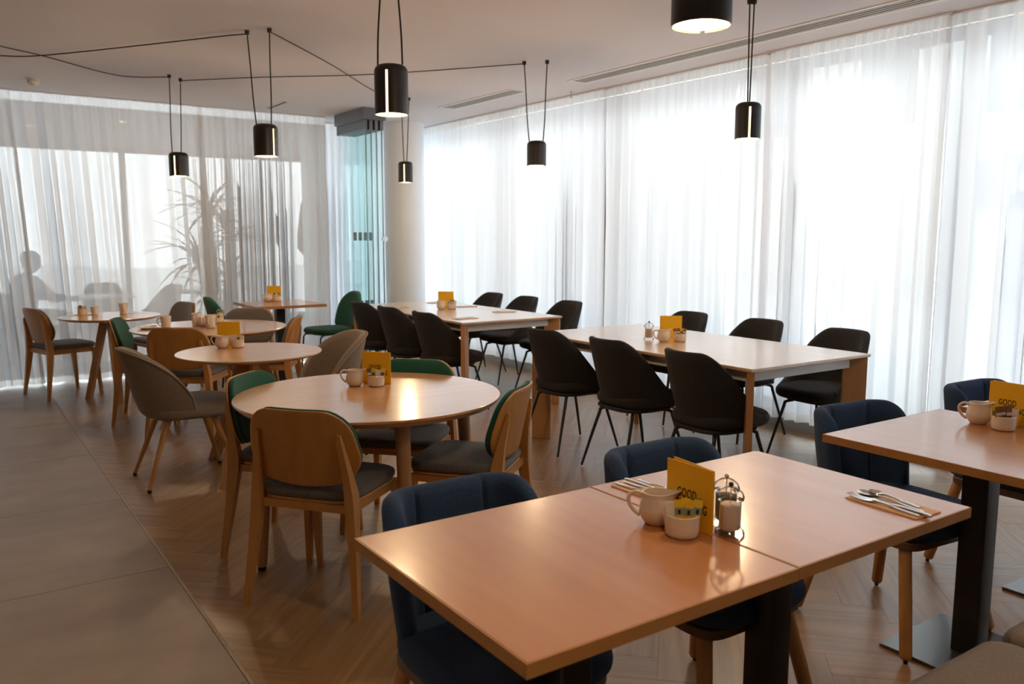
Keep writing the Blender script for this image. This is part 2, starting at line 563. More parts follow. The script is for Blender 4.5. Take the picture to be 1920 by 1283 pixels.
def plank_geo(mb, uvs, poly, org, ang):
    """one plank: chamfered prism; uv = along/across the grain in metres"""
    b = 0.0006
    cx = sum(q[0] for q in poly) / len(poly); cyy = sum(q[1] for q in poly) / len(poly)

    def ins(q):
        d = math.hypot(q[0] - cx, q[1] - cyy)
        return (cx + (q[0] - cx) * (1 - b / max(d, 0.02)), cyy + (q[1] - cyy) * (1 - b / max(d, 0.02)))
    n = len(poly)
    o = len(mb.v)
    lo = [(x, y, -0.012) for x, y in poly]; md = [(x, y, -0.0014) for x, y in poly]; hi = [(*ins(q), 0.0) for q in poly]
    mb.v += lo + md + hi
    for a in range(2):
        for i in range(n):
            j = (i + 1) % n
            mb.f.append((o + a * n + i, o + a * n + j, o + (a + 1) * n + j, o + (a + 1) * n + i))
    mb.f.append(tuple(o + 2 * n + i for i in range(n)))
    ca, sa = math.cos(ang), math.sin(ang)
    for q in lo + md + hi:
        dx, dy = q[0] - org[0], q[1] - org[1]
        uvs.append((dx * ca + dy * sa, -dx * sa + dy * ca))


def set_uv(me, uvs):
    u = me.uv_layers.new(name='UVMap')
    for lp in me.loops:
        u.data[lp.index].uv = uvs[lp.vertex_index]


plank_full = None
cands = []
for a in range(-80, 81):
    for b in range(-12, 13):
        bx = a * PW + b * PL; by = a * PW - b * PL
        for kind in (0, 1):
            if kind == 0: x0, y0, w, h = bx, by, PL, PW
            else: x0, y0, w, h = bx + PL, by + PW - PL, PW, PL
            g = 0.0002
            cor = [(x0 + g, y0 + g), (x0 + w - g, y0 + g), (x0 + w - g, y0 + h - g), (x0 + g, y0 + h - g)]
            # rotate by 45 degrees and shift into the room
            pr = [((x - y) * c45 + 2.9, (x + y) * c45 + 3.1) for x, y in cor]
            if max(q[0] for q in pr) < BX or min(q[0] for q in pr) > 5.2 or max(q[1] for q in pr) < -0.8 or min(q[1] for q in pr) > 9.25:
                continue
            pc = clip(pr, BX + 0.0125, -0.8, 5.18, 9.25)
            if len(pc) < 3 or area(pc) < 0.0006: continue
            cands.append((kind, pr, pc))


def seen(q):
    dx, dy = q
    z = dx * 0.56037 + dy * 0.818399
    x = dx * 0.825258 - dy * 0.564752
    if z < 1.4: return 99
    return z if abs(x) < z * 0.66 else 99


def keyf(c):
    p = c[2]
    return seen((sum(q[0] for q in p) / len(p), sum(q[1] for q in p) / len(p))) / max(area(c[2]), 1e-3) ** 0.3


cands.sort(key=keyf)
fieldmb = MB(); field_uv = []
for n_, (kind, pr, pc) in enumerate(cands):
    org = pr[0] if kind == 0 else pr[1]
    ang = R(45) if kind == 0 else R(135)
    full = abs(area(pc) - area(pr)) < 1e-6
    if n_ < 300:
        if full:
            if plank_full is None:
                mb = MB(); uv = []
                g = 0.0002
                plank_geo(mb, uv, [(g, g), (PL - g, g), (PL - g, PW - g), (g, PW - g)], (0, 0), 0.0)
                ob = mb.build('plank', M['plank'], floor, smooth=0)
                set_uv(ob.data, uv); plank_full = ob.data
            else:
                ob = part('plank', plank_full, floor)
            ob.location = (org[0], org[1], 0); ob.rotation_euler = (0, 0, ang)
        else:
            mb = MB(); uv = []
            plank_geo(mb, uv, pc, org, ang)
            ob = mb.build('plank', M['plank'], floor, smooth=0)
            set_uv(ob.data, uv)
    else:
        plank_geo(fieldmb, field_uv, pc, org, ang)
ob = fieldmb.build('plank_field', M['plank'], floor, smooth=0, kind='stuff')
set_uv(ob.data, field_uv)

struct('ceiling', MB().box(-3.0, -3.5, H, 5.32, 14.2, H + 0.15), M['ceiling_paint'])
struct('wall_left', MB().box(-3.15, -3.5, -0.12, -3.0, 14.2, H + 0.15), M['wall_paint'])
struct('wall_front', MB().box(-3.15, -3.65, -0.12, 5.6, -3.5, H + 0.15), M['wall_paint'])
struct('trim_kerb', MB().box(5.10, -3.5, -0.012, 5.32, 14.1, 0.085, 0.004), M['kerb'])
# round white column in the far right corner
struct('pillar', MB().lathe([(0.235, 0.0), (0.235, H)], 48, Matrix.Translation((4.60, 8.98, 0))), M['pillar_paint'])

# window wall on the right: one frame and pane per bay
ys = [-3.5, -1.9, -0.3, 1.25, 2.78, 4.05, 5.75, 7.5, 9.6, 11.85, 14.1]
for i in range(len(ys) - 1):
    y0, y1 = ys[i], ys[i + 1]
    fr = MB()
    fr.box(5.33, y0, 0.085, 5.41, y0 + 0.05, H, 0.004)
    fr.box(5.33, y1 - 0.05, 0.085, 5.41, y1, H, 0.004)
    fr.box(5.33, y0 + 0.05, 0.085, 5.41, y1 - 0.05, 0.15, 0.004)
    fr.box(5.33, y0 + 0.05, H - 0.08, 5.41, y1 - 0.05, H, 0.004)
    w = struct('window_%d' % (i + 1), fr, M['frame'])
    MB().box(5.365, y0 + 0.05, 0.15, 5.375, y1 - 0.05, H - 0.08).build('pane', M['glass'], w)
# glazed far side of the lounge
xs = [-3.0, -1.2, 0.6, 2.4, 4.0, 5.32]
for i in range(len(xs) - 1):
    x0, x1 = xs[i], xs[i + 1]
    fr = MB()
    fr.box(x0, 14.06, 0, x0 + 0.04, 14.14, H, 0.004)
    fr.box(x1 - 0.04, 14.06, 0, x1, 14.14, H, 0.004)
    fr.box(x0 + 0.04, 14.06, 0, x1 - 0.04, 14.14, 0.08, 0.004)
    fr.box(x0 + 0.04, 14.06, H - 0.06, x1 - 0.04, 14.14, H, 0.004)
    w = struct('window_%d' % (len(ys) + i), fr, M['white_paint'])
    MB().box(x0 + 0.04, 14.09, 0.08, x1 - 0.04, 14.10, H - 0.06).build('pane', M['glass'], w)

# street outside
struct('street', MB().box(5.5, -20, -0.2, 40, 40, -0.05), M['pavement'])
struct('terrace', MB().box(-25, 14.2, -0.2, 5.5, 45, -0.05), M['pavement'])

# building across the street
bl = empty('street_building', (18.0, 2.2, 0))
MB().box(0, -14, -0.05, 0.6, 13, 6.4).build('facade_wall', M['facade'], bl)
for k in range(9):
    y = -12 + k * 2.9
    for (z0, z1) in ((3.9, 5.6),):
        fr = MB()
        fr.box(-0.10, y - 0.08, z0 - 0.08, -0.001, y + 1.48, z0, 0.01)
        fr.box(-0.07, y - 0.08, z1, -0.001, y + 1.48, z1 + 0.10, 0.01)
        fr.box(-0.05, y - 0.08, z0, -0.001, y, z1, 0.01)
        fr.box(-0.05, y + 1.40, z0, -0.001, y + 1.48, z1, 0.01)
        wf = fr.build('window', M['white_paint'], bl)
        MB().box(-0.012, y, z0, -0.002, y + 1.40, z1).build('pane', M['facade_glass'], wf)
sg = MB().box(-0.09, 0.5, 2.0, -0.002, 6.9, 3.0, 0.01).build('shop_fascia', M['fascia'], bl)
fc = bpy.data.curves.new('lettering', 'FONT'); fc.body = 'loy'; fc.size = 0.80; fc.extrude = 0.01; fc.offset = 0.012
fo = text_mesh(fc, M['lettering'], sg)
fo.location = (-0.105, 6.2, 2.3); fo.rotation_euler = (R(90), 0, R(-90))
tag(bl, 'pale building across the street, faint through the right curtain', 'building')


# ------------------------------------------------------------------ curtains
def curtain(name, p0, p1, ztop, zbot, seed, lam=0.105, amp=0.040, lean=0.0, ends=(0, 0), res=0.0125, rows=16, cloth='sheer'):
    """a sheer hanging from p0 to p1: pleats gathered finer at the heading, looser below"""
    rnd = random.Random(seed)
    L = math.hypot(p1[0] - p0[0], p1[1] - p0[1])
    tx, ty = (p1[0] - p0[0]) / L, (p1[1] - p0[1]) / L
    nx, ny = -ty, tx
    n = int(L / res)
    # pleat phase grows unevenly along the cloth
    ph = []; a = 0.0
    w1 = [rnd.uniform(0, 6.28) for _ in range(4)]
    for i in range(n + 1):
        s = i * L / n
        k = 1.0 + 0.38 * math.sin(s * 2.1 + w1[0]) + 0.30 * math.sin(s * 5.3 + w1[1]) + 0.2 * math.sin(s * 11.7 + w1[2])
        e = 1.0
        if ends[0] and s < ends[0]: e = 1.0 + 2.6 * (1 - s / ends[0])
        if ends[1] and L - s < ends[1]: e = 1.0 + 2.6 * (1 - (L - s) / ends[1])
        a += max(0.35, k) * e * (L / n) / lam * 2 * PI
        ph.append(a)
    root = empty(name, (p0[0], p0[1], 0))

    def at(i, z):
        s = i * L / n
        t = (ztop - z) / (ztop - zbot)
        am = amp * (0.30 + 0.70 * min(1.0, t * 2.2)) * (0.75 + 0.35 * math.sin(s * 3.7 + w1[3]))
        fine = 0.010 * max(0.0, 1 - t * 6) * math.sin(ph[i] * 2.7)
        sway = 0.5 * math.sin(1.3 * t + s * 1.7 + w1[1]) * t
        d = am * math.sin(ph[i] + sway) + 0.35 * am * math.sin(ph[i] * 0.53 + 1.1 * t + w1[2]) + fine
        u = 0.30 * am * math.sin(2 * ph[i] + sway) + lean * t
        return (tx * (s + u) + nx * d, ty * (s + u) + ny * d, z)

    def sheet(zs):
        mb = MB()
        rings = [[at(i, z) for i in range(n + 1)] for z in zs]
        return mb.loft(rings, False, False, False)
    hem = 0.055
    head = 0.075
    sheet([ztop - head - (ztop - head - zbot - hem) * k / rows for k in range(rows + 1)]).build('fabric', M[cloth], root, 180)
    sheet([ztop - head * k / 2 for k in range(3)]).build('heading', M['sheer_hem'], root, 180)
    sheet([zbot + hem * (1 - k / 2) for k in range(3)]).build('hem', M['sheer_hem'], root, 180)
    MB().box(0, -0.02, 0, L, 0.02, 0.009, mtx=Matrix.Translation((0, 0, ztop + 0.004)) @ Matrix.Rotation(math.atan2(ty, tx), 4, 'Z')).build('track', M['ceiling_paint'], root)
    return root


ZT = H - 0.014
c = curtain('sheer_curtain', (-2.9, 8.90), (0.62, 8.93), ZT, 0.015, 11, ends=(0, 0.05), lean=0.12, amp=0.033, cloth='sheer_back')
tag(c, 'sheer white curtain at the far left end, behind the left wooden chair', 'curtain', 'sheer curtains on the back side')
c = curtain('sheer_curtain', (0.60, 8.95), (2.30, 8.97), ZT, 0.012, 12, lean=0.10, amp=0.033, cloth='sheer_back')
tag(c, 'sheer white curtain with a plant showing dark through it', 'curtain', 'sheer curtains on the back side')
c = curtain('sheer_curtain', (2.26, 8.98), (3.63, 9.00), ZT, 0.012, 13, lam=0.085, ends=(0.15, 0.35), cloth='sheer_back')
tag(c, 'sheer greyish curtain gathered behind the small square table with menu', 'curtain', 'sheer curtains on the back side')
c = curtain('sheer_curtain', (3.50, 9.42), (4.95, 9.42), ZT, 0.012, 14, lam=0.12)
tag(c, 'bright sheer curtain seen through the folded glass panels', 'curtain')
RX = 4.98
c = curtain('sheer_curtain', (RX, 9.30), (RX, 5.80), ZT, 0.10, 21, lam=0.13, amp=0.034)
tag(c, 'overexposed sheer curtain beside the round pillar, behind the farther long table', 'curtain', 'sheer curtains along the window wall')
c = curtain('sheer_curtain', (RX + 0.02, 5.84), (RX + 0.02, 4.02), ZT, 0.10, 22, lam=0.14, amp=0.034)
tag(c, 'sheer curtain hanging behind the low pendant lamp with two close cords', 'curtain', 'sheer curtains along the window wall')
c = curtain('sheer_curtain', (RX, 4.06), (RX, 2.72), ZT, 0.10, 23, lam=0.14, amp=0.036, ends=(0, 0.12))
tag(c, 'sheer curtain behind the nearer long table, ending in a grey gathered edge', 'curtain', 'sheer curtains along the window wall')
c = curtain('sheer_curtain', (RX + 0.03, 2.76), (RX + 0.03, -1.6), ZT, 0.10, 24, lam=0.15, amp=0.040, ends=(0.14, 0))
tag(c, 'sheer curtain at the far right with a shop sign faint behind it', 'curtain', 'sheer curtains along the window wall')

# ------------------------------------------------------------------ ceiling fittings
def vent(x, y0, y1, w, label, slats=4):
    t = empty('ceiling_vent', (x, (y0 + y1) / 2, H)); L = (y1 - y0) / 2
    f = MB()
    f.box(-w / 2 - 0.03, -L - 0.03, -0.006, -w / 2, L + 0.03, -0.0005)
    f.box(w / 2, -L - 0.03, -0.006, w / 2 + 0.03, L + 0.03, -0.0005)
    f.box(-w / 2, -L - 0.03, -0.006, w / 2, -L, -0.0005)
    f.box(-w / 2, L, -0.006, w / 2, L + 0.03, -0.0005)
    f.build('frame', M['white_paint'], t)
    MB().box(-w / 2, -L, -0.0025, w / 2, L, -0.0005).build('duct_opening', M['vent_dark'], t)
    me = None
    for k in range(slats):
        x0 = -w / 2 + (k + 0.5) * w / slats
        if me is None:
            o = MB().box(-w / slats * 0.24, -L, -0.006, w / slats * 0.24, L, -0.0026).build('slat', M['vent'], t); me = o.data
        else:
            o = part('slat', me, t)
        o.location = (x0, 0, 0)
    return tag(t, label, 'vent', 'slot vents along the window side')


vent(4.585, 0.4, 5.70, 0.15, 'long slot vent in the ceiling above the nearer long table')
vent(4.42, 6.35, 7.62, 0.16, 'shorter slot vent in the ceiling near the round pillar')
t = empty('access_strip', (2.91, 8.45, H))
MB().box(-0.035, -0.27, -0.005, 0.035, 0.27, -0.0005, 0.001).build('plate', M['ceiling_paint'], t)
MB().box(-0.012, -0.26, -0.0065, 0.012, 0.26, -0.005).build('slot', M['vent_dark'], t)
tag(t, 'thin dark slot in the ceiling by the back curtain', 'vent')

t = empty('smoke_detector', (0.75, 8.25, H))
MB().lathe([(0.055, -0.0005), (0.055, -0.012), (0.03, -0.014)][::-1], 24).build('base', M['plastic'], t)
MB().lathe([(0.012, -0.060), (0.030, -0.052), (0.046, -0.034), (0.048, -0.022), (0.040, -0.0135)], 24).build('sensor_head', M['plastic'], t)
tag(t, 'small round smoke detector on the ceiling at upper left', 'detector')

t = empty('sprinkler', (4.86, 6.15, H))
MB().lathe([(0.008, -0.05), (0.008, -0.004), (0.03, -0.0005)], 12).build('stem', M['steel'], t)
MB().lathe([(0.018, -0.056), (0.018, -0.051)], 12).build('deflector', M['steel'], t)
tag(t, 'tiny ceiling sprinkler head by the window curtain top', 'sprinkler')


def downlight(x, y, label, power, group='round recessed downlights'):
    t = empty('downlight', (x, y, H))
    MB().lathe([(0.062, -0.006), (0.062, -0.0005)], 24).build('trim_ring', M['white_paint'], t)
    MB().lathe([(0.045, -0.0075), (0.045, -0.0062)], 24).build('lens', M['downlight_glow'], t)
    if power:  # only the added, unseen downlights carry a fill light
        ld = bpy.data.lights.new('fill_beam', 'SPOT'); ld.energy = power; ld.color = (1.0, 0.70, 0.42)
        ld.specular_factor = 0.2; ld.spot_size = R(105); ld.spot_blend = 0.8; ld.shadow_soft_size = 0.05
        lo = bpy.data.objects.new('fill_beam', ld); COL.objects.link(lo); lo.parent = t; lo.location = (0, 0, -0.03)
    return tag(t, label, 'downlight', group)


downlight(1.0, 11.7, 'glowing downlight seen through the back curtain, left one', 0)
downlight(1.86, 10.7, 'glowing downlight seen through the back curtain, right one', 0)
dk = ['above the camera', 'over the tiled walkway', 'over the bench', 'by the front wall', 'over the walkway near the left wall', 'at the bench end', 'over the front walkway', 'by the window behind the bench']
for (x, y), nm in zip([(0.4, 0.2), (-1.2, 2.0), (2.0, -0.9), (0.0, -2.2), (-1.6, 4.4), (3.6, -0.6), (-1.8, -0.4), (3.4, -2.4)], dk):  # unseen ceiling lamps, added to fill the room with warm light from behind
    downlight(x, y, 'unseen warm fill downlight added in the ceiling ' + nm, 34 if x < -1 else 52)


# ------------------------------------------------------------------ pendant lamps
def arc_pts(pts, per=8):
    """smooth polyline (Catmull-Rom)"""
    P = [Vector(q) for q in pts]; res = []
    for i in range(len(P) - 1):
        p0 = P[max(i - 1, 0)]; p1 = P[i]; p2 = P[i + 1]; p3 = P[min(i + 2, len(P) - 1)]
        for k in range(per):
            t = k / per
            res.append(0.5 * ((2 * p1) + (-p0 + p2) * t + (2 * p0 - 5 * p1 + 4 * p2 - p3) * t * t + (-p0 + 3 * p1 - 3 * p2 + p3) * t ** 3))
    res.append(P[-1])
    return res


def pendant(x, y, zt, zb, hooks, slit, label, swags=(), power=13.0, dia=0.156):
    """dome-topped black cylinder with a vertical slit; two cords to ceiling hooks, swags run on from the hooks"""
    r = dia / 2; h = zt - zb
    t = empty('pendant_lamp', (x, y, zb))
    a0 = R(slit) + 0.085; a1 = R(slit) + 2 * PI - 0.085
    rc = r * 0.42
    prof = [(r - 0.0, 0.0), (r, h * 0.5), (r, h - rc)]
    prof += [(r - rc + rc * math.cos(PI / 2 * k / 6), h - rc + rc * math.sin(PI / 2 * k / 6)) for k in range(1, 7)] + [(0.001, h)]
    mb = MB()
    side = [q for q in prof if q[1] <= h - rc + 1e-6]
    dome = [side[-1]] + [q for q in prof if q[1] > h - rc + 1e-6]
    # wall with a slit, given thickness by an inner skin
    inn = [(q[0] - 0.004, q[1]) for q in side]
    mb.lathe(side + inn[::-1] + [side[0]], 44, a0=a0, a1=a1)
    mb.lathe(dome, 44, cap0=False, cap1=True)
    mb.build('shade', M['shade'], t, 40)
    MB().lathe([(r - 0.006, 0.006), (r - 0.006, h - rc)], 40, cap0=True, cap1=False).build('diffuser', M['glow'], t, 40, label='glowing warm white diffuser')
    out_ = [math.cos(R(slit)), math.sin(R(slit))]
    for k, (hx, hy) in enumerate(hooks):
        d = Vector((hx - x, hy - y, 0)); d.normalize()
        q0 = Vector((d.x * (r - rc * 0.55), d.y * (r - rc * 0.55), h - rc * 0.06))
        q1 = Vector((hx - x, hy - y, H - zb - 0.022))
        pts = [q0, q0.lerp(q1, 0.3) + Vector((d.x * 0.004, d.y * 0.004, 0)), q0.lerp(q1, 0.7), q1]
        path = arc_pts(pts, 5)
        for sw in swags:
            if sw[0] == k:
                path += arc_pts([q1 + Vector((0, 0, 0.003))] + [Vector((a - x, b - y, c - zb)) for a, b, c in sw[1]], 8)[1:]
        MB().tube(path, 0.0042, 6).build('cord', M['cord'], t, 60)
        MB().lathe([(0.013, -0.026), (0.015, -0.012), (0.015, -0.0005)], 12, Matrix.Translation((hx - x, hy - y, H - zb))).build('ceiling_hook', M['cord'], t)
    tag(t, label, 'pendant lamp', 'black pendant lamps')
    ld = bpy.data.lights.new('bulb', 'POINT'); ld.energy = power; ld.color = (1.0, 0.70, 0.40); ld.shadow_soft_size = 0.045; ld.specular_factor = 0.0
    lo = bpy.data.objects.new('bulb', ld); COL.objects.link(lo); lo.parent = t; lo.location = (0, 0, -0.05)
    return t


zc = H - 0.018
pendant(1.70, 7.415, 2.10, 1.903, [(1.652, 7.392), (1.767, 7.511)], 232, 'small black pendant lamp hanging leftmost, before the back curtain',
        swags=[(0, [(1.292, 7.562, zc), (0.716, 7.065, zc), (0.40, 6.84, zc), (-0.2, 6.3, zc)]), (1, [(2.30, 6.95, zc), (2.977, 6.328, zc), (3.733, 5.296, zc)])])
pendant(1.80, 5.465, 2.131, 1.925, [(1.725, 5.534), (1.825, 5.397)], 292, 'black pendant lamp left of centre with its slit on the right edge',
        swags=[(0, [(0.758, 6.971, zc - 0.003), (0.40, 7.26, zc - 0.003), (-0.2, 7.7, zc - 0.003)]), (1, [(2.55, 6.15, zc - 0.004), (3.291, 7.001, zc - 0.004), (3.745, 7.355, zc - 0.004)])])
pendant(1.783, 3.60, 2.20, 1.975, [(1.755, 3.615), (1.80, 3.575)], 228, 'larger looking black pendant lamp over the nearest round table')
pendant(3.83, 7.45, 2.135, 1.932, [(3.745, 7.355), (3.795, 7.29)], 232, 'smallest looking black pendant lamp in front of the round pillar', dia=0.142)
pendant(3.815, 5.245, 2.133, 1.947, [(3.733, 5.296), (3.851, 5.166)], 60, 'black pendant lamp over the farther long table, no slit visible', dia=0.147)
pendant(3.91, 3.30, 2.181, 1.975, [(3.80, 3.225), (3.822, 3.212)], 228, 'black pendant lamp with two close cords before the bright curtain', dia=0.146)
pendant(1.676, 1.58, 2.175, 1.960, [(1.62, 1.62), (1.74, 1.54)], 40, 'largest looking black pendant lamp cropped by the top of the view')

# ------------------------------------------------------------------ folded glass partition
t = empty('folding_glass_wall', (3.80, 8.10, 0))
for k in range(4):
    px = -0.09 + k * 0.06
    p_ = MB().box(px - 0.006, 0.0, 0.075, px + 0.006, 0.70, 2.50, 0.001).build('glass_panel', M['glass_aqua'], t)
    MB().box(px - 0.0065, -0.006, 0.03, px + 0.0065, -0.0005, 2.50).build('glass_edge', M['glass_edge'], p_)
    MB().box(px - 0.014, -0.008, 0.012, px + 0.014, 0.71, 0.0745, 0.002).build('bottom_rail', M['alu'], p_)
    MB().box(px - 0.018, -0.008, 2.5005, px + 0.018, 0.71, 2.60, 0.002).build('top_rail', M['alu'], p_)
    for z in (0.62, 1.36):
        MB().box(px - 0.012, 0.30, z, px + 0.012, 0.335, z + 0.09, 0.003).build('handle_plate', M['alu'], p_)
for z in (0.66, 1.38):
    MB().lathe([(0.030, -0.012), (0.030, 0.012)], 18, Matrix.Translation((0.105, -0.006, z)) @ Matrix.Rotation(R(90), 4, 'X')).build('lock_knob', M['steel'], t)
MB().box(-0.125, -0.03, 2.6005, 0.125, 0.73, H - 0.001, 0.003).build('header_track', M['alu'], t)
tag(t, 'folded glass partition panels stacked beside the white pillar', 'glass partition')

# ------------------------------------------------------------------ tables
def square_table(x0, x1, y0, y1, label, group='square pedestal tables', dark=False):
    cx, cyy = (x0 + x1) / 2, (y0 + y1) / 2
    w, d = x1 - x0, y1 - y0
    t = empty('square_table', (cx, cyy, 0))
    MB().box(-w / 2 + 0.003, -d / 2 + 0.003, 0.7245, w / 2 - 0.003, d / 2 - 0.003, 0.75, 0.0012).build('tabletop', M['top_square'], t)
    e = MB()
    for (a0, b0, a1, b1) in ((-w / 2, -d / 2, w / 2, -d / 2 + 0.003), (-w / 2, d / 2 - 0.003, w / 2, d / 2), (-w / 2, -d / 2 + 0.003, -w / 2 + 0.003, d / 2 - 0.003), (w / 2 - 0.003, -d / 2 + 0.003, w / 2, d / 2 - 0.003)):
        e.box(a0, b0, 0.7235, a1, b1, 0.7494)
    e.build('edge_band', M['edge_square'], t)
    MB().box(-0.16, -0.16, 0.712, 0.16, 0.16, 0.7235, 0.002).build('mounting_plate', M['black_metal'], t)
    MB().prism(rrect(0.085, 0.085, 0.006, 3), 0.012, 0.712, 0.001).build('pedestal', M['black_metal'], t)
    MB().prism(rrect(0.41, 0.41, 0.006, 3), 0.0005, 0.012, 0.002).build('base_plate', M['plate_metal'], t)
    return tag(t, label, 'table', group)


square_table(0.717, 1.3955, 1.004, 1.668, 'nearest square table with bare warm wood front corner')
square_table(1.3985, 2.077, 1.005, 1.671, 'second square table in the near row, with glass mill and cutlery')
square_table(2.441, 3.19, 0.985, 1.69, 'third square table in the near row, beyond the gap, with milk jug and menu')
square_table(3.30, 4.02, 0.985, 1.67, 'fourth square table in the near row, mostly hidden behind the yellow menu')
square_table(2.40, 3.09, 7.72, 8.47, 'small square table on a black post by the back curtain')


def round_top(t, r, z, th, under=0.035):
    MB().lathe([(r - under, z - th), (r - 0.004, z - th * 0.45), (r, z - th * 0.3), (r, z - 0.002), (r - 0.002, z)], 96).build('tabletop', M['top_round'], t, 30)


ZR = 0.725
t = empty('round_table', (1.523, 3.338, 0))
round_top(t, 0.578, ZR, 0.030, 0.02)
fr = MB()
fr.box(-0.40, -0.035, ZR - 0.075, 0.40, 0.035, ZR - 0.0305, 0.003, Matrix.Rotation(R(-8), 4, 'Z'))
fr.box(-0.40, -0.035, ZR - 0.074, 0.40, 0.035, ZR - 0.031, 0.003, Matrix.Rotation(R(82), 4, 'Z'))
fr.build('underframe', M['leg_round'], t)
for a in (-98, 172, 82, -8):
    c_, s_ = math.cos(R(a)), math.sin(R(a))
    l = MB().tube([(0.44 * c_, 0.44 * s_, ZR - 0.031), (0.455 * c_, 0.455 * s_, 0.5), (0.485 * c_, 0.485 * s_, 0.018)], [0.030, 0.029, 0.021], 16).build('leg', M['leg_round'], t, 50)
    MB().lathe([(0.016, 0.0005), (0.018, 0.004), (0.018, 0.0178)], 12, Matrix.Translation((0.486 * c_, 0.486 * s_, 0))).build('glide', M['rubber'], l)
tag(t, 'large round table on four round tapered legs, nearest of the round tables', 'table', 'round wooden tables')


def tripod_table(x, y, r, angs, label, rf=0.40):
    t = empty('round_table', (x, y, 0))
    round_top(t, r, ZR, 0.026, 0.05)
    MB().lathe([(0.10, ZR - 0.05), (0.13, ZR - 0.0265)], 24).build('hub', M['leg_round'], t)
    for a in angs:
        mtx = Matrix.Rotation(R(a), 4, 'Z')

        def ring(rad, z, w, h):
            return [(rad - h, -w, z), (rad + h, -w, z), (rad + h, w, z), (rad - h, w, z)]
        MB().loft([ring(rf, 0.0005, 0.030, 0.022), ring(0.055, ZR - 0.0505, 0.036, 0.026)], mtx=mtx).build('leg', M['leg_round'], t, 30)
    return tag(t, label, 'table', 'round wooden tables')


tripod_table(1.495, 4.97, 0.421, (110, 230, 350), 'round table with splayed plank legs behind the nearest round table', 0.40)
tripod_table(1.655, 6.48, 0.562, (75, 195, 315), 'round table set with mugs and cups, third from the front', 0.40)
tripod_table(1.175, 7.85, 0.405, (150, 30, 270), 'round table farthest left against the back curtain, on a slanting plank leg', 0.22)


def long_table(cx, cyy, w, L, rot, label):
    t = empty('long_table', (cx, cyy, 0), R(rot))
    MB().box(-w / 2, -L / 2, 0.732, w / 2, L / 2, 0.75, 0.003).build('tabletop', M['top_long'], t)
    iw, il = w / 2 - 0.07, L / 2 - 0.07
    for (a0, b0, a1, b1) in ((-iw, -il, iw, -il + 0.022), (-iw, il - 0.022, iw, il), (-iw, -il + 0.022, -iw + 0.022, il - 0.022), (iw - 0.022, -il + 0.022, iw, il - 0.022)):
        MB().box(a0, b0, 0.668, a1, b1, 0.7315, 0.001).build('apron', M['rail'], t)
    # plank legs set diagonally, pointing to the middle of the table
    for sx in (-1, 1):
        for sy in (-1, 1):
            mtx = Matrix.Translation((sx * (w / 2 - 0.045), sy * (L / 2 - 0.045), 0)) @ Matrix.Rotation(math.atan2(-sy, -sx), 4, 'Z')
            MB().box(-0.045, -0.017, 0.0005, 0.085, 0.017, 0.7315, 0.002, mtx).build('leg', M['leg_long'], t)
    return tag(t, label, 'table', 'long pale extension tables')


long_table(3.86, 3.705, 1.02, 1.94, -0.4, 'nearer long pale table with dark chairs on both sides')
long_table(3.765, 6.50, 0.98, 2.04, 0.5, 'farther long pale table beside the pillar, with dark chairs on both sides')


# ------------------------------------------------------------------ chairs
def sq(c, a, b, z, yaw=0.0):
    x, y = c
    return [(x - a, y - b, z), (x + a, y - b, z), (x + a, y + b, z), (x - a, y + b, z)]


def curved_plate(mb, outline, y_of, thick, mtx=None):
    """vertical plate: outline in (x,z); y_of(x,z) = back surface; filled by a grid clipped to the outline rows"""
    pass


def back_panel(w_top, w_low, z0, z1, thick, yoff, tilt, curve, n=22, m=14, rc_top=0.085, rc_low=0.10, bow=0.03, rim=0.006):
    """rounded plywood-like back: rows in z, half-width profile with big corner radii; returns MB"""
    mb = MB()
    hgt = z1 - z0

    def halfw(t):                                    # t 0 bottom .. 1 top
        w = w_low + (w_top - w_low) * max(0.0, (t - 0.35) / 0.65) ** 1.3
        zt = (1 - t) * hgt; zl = t * hgt
        if zt < rc_top:
            w -= rc_top - math.sqrt(max(0, rc_top ** 2 - (rc_top - zt) ** 2))
        if zl < rc_low:
            w -= (rc_low - math.sqrt(max(0, rc_low ** 2 - (rc_low - zl) ** 2))) * 0.9
        return w
    ts = [0.5 - 0.5 * math.cos(PI * k / m) for k in range(m + 1)]

    def pt(u, t, side):
        x = u * halfw(t)
        z = z0 + t * hgt
        z -= bow * (1 - t) * (1 - (x / w_low) ** 2) - bow * 0.3 * (1 - t)
        y = yoff - tilt * t + curve * (x * x) / (w_low * w_low)
        e = 1.0
        edge = min((1 - abs(u)) * halfw(t), t * hgt, (1 - t) * hgt)
        if rim > 0 and edge < rim: e = math.sqrt(max(0.0, 1 - (1 - edge / rim) ** 2))
        return (x, y + side * thick / 2 * (0.35 + 0.65 * e), z)
    us = [math.sin(PI / 2 * (2 * k / n - 1)) for k in range(n + 1)]
    fr = [[pt(u, t, 1) for u in us] for t in ts]
    bk = [[pt(u, t, -1) for u in us] for t in ts]
    vs = [q for r_ in fr for q in r_] + [q for r_ in bk for q in r_]
    N = n + 1; o = N * (m + 1); fs = []
    for a in range(m):
        for i in range(n):
            fs.append((a * N + i, (a + 1) * N + i, (a + 1) * N + i + 1, a * N + i + 1))
            fs.append((o + a * N + i, o + a * N + i + 1, o + (a + 1) * N + i + 1, o + (a + 1) * N + i))
    for a in range(m):
        fs.append((a * N, o + a * N, o + (a + 1) * N, (a + 1) * N))
        fs.append((a * N + n, (a + 1) * N + n, o + (a + 1) * N + n, o + a * N + n))
    for i in range(n):
        fs.append((i, i + 1, o + i + 1, o + i))
        fs.append((m * N + i, o + m * N + i, o + m * N + i + 1, m * N + i + 1))
    mb.add(vs, fs)
    return mb


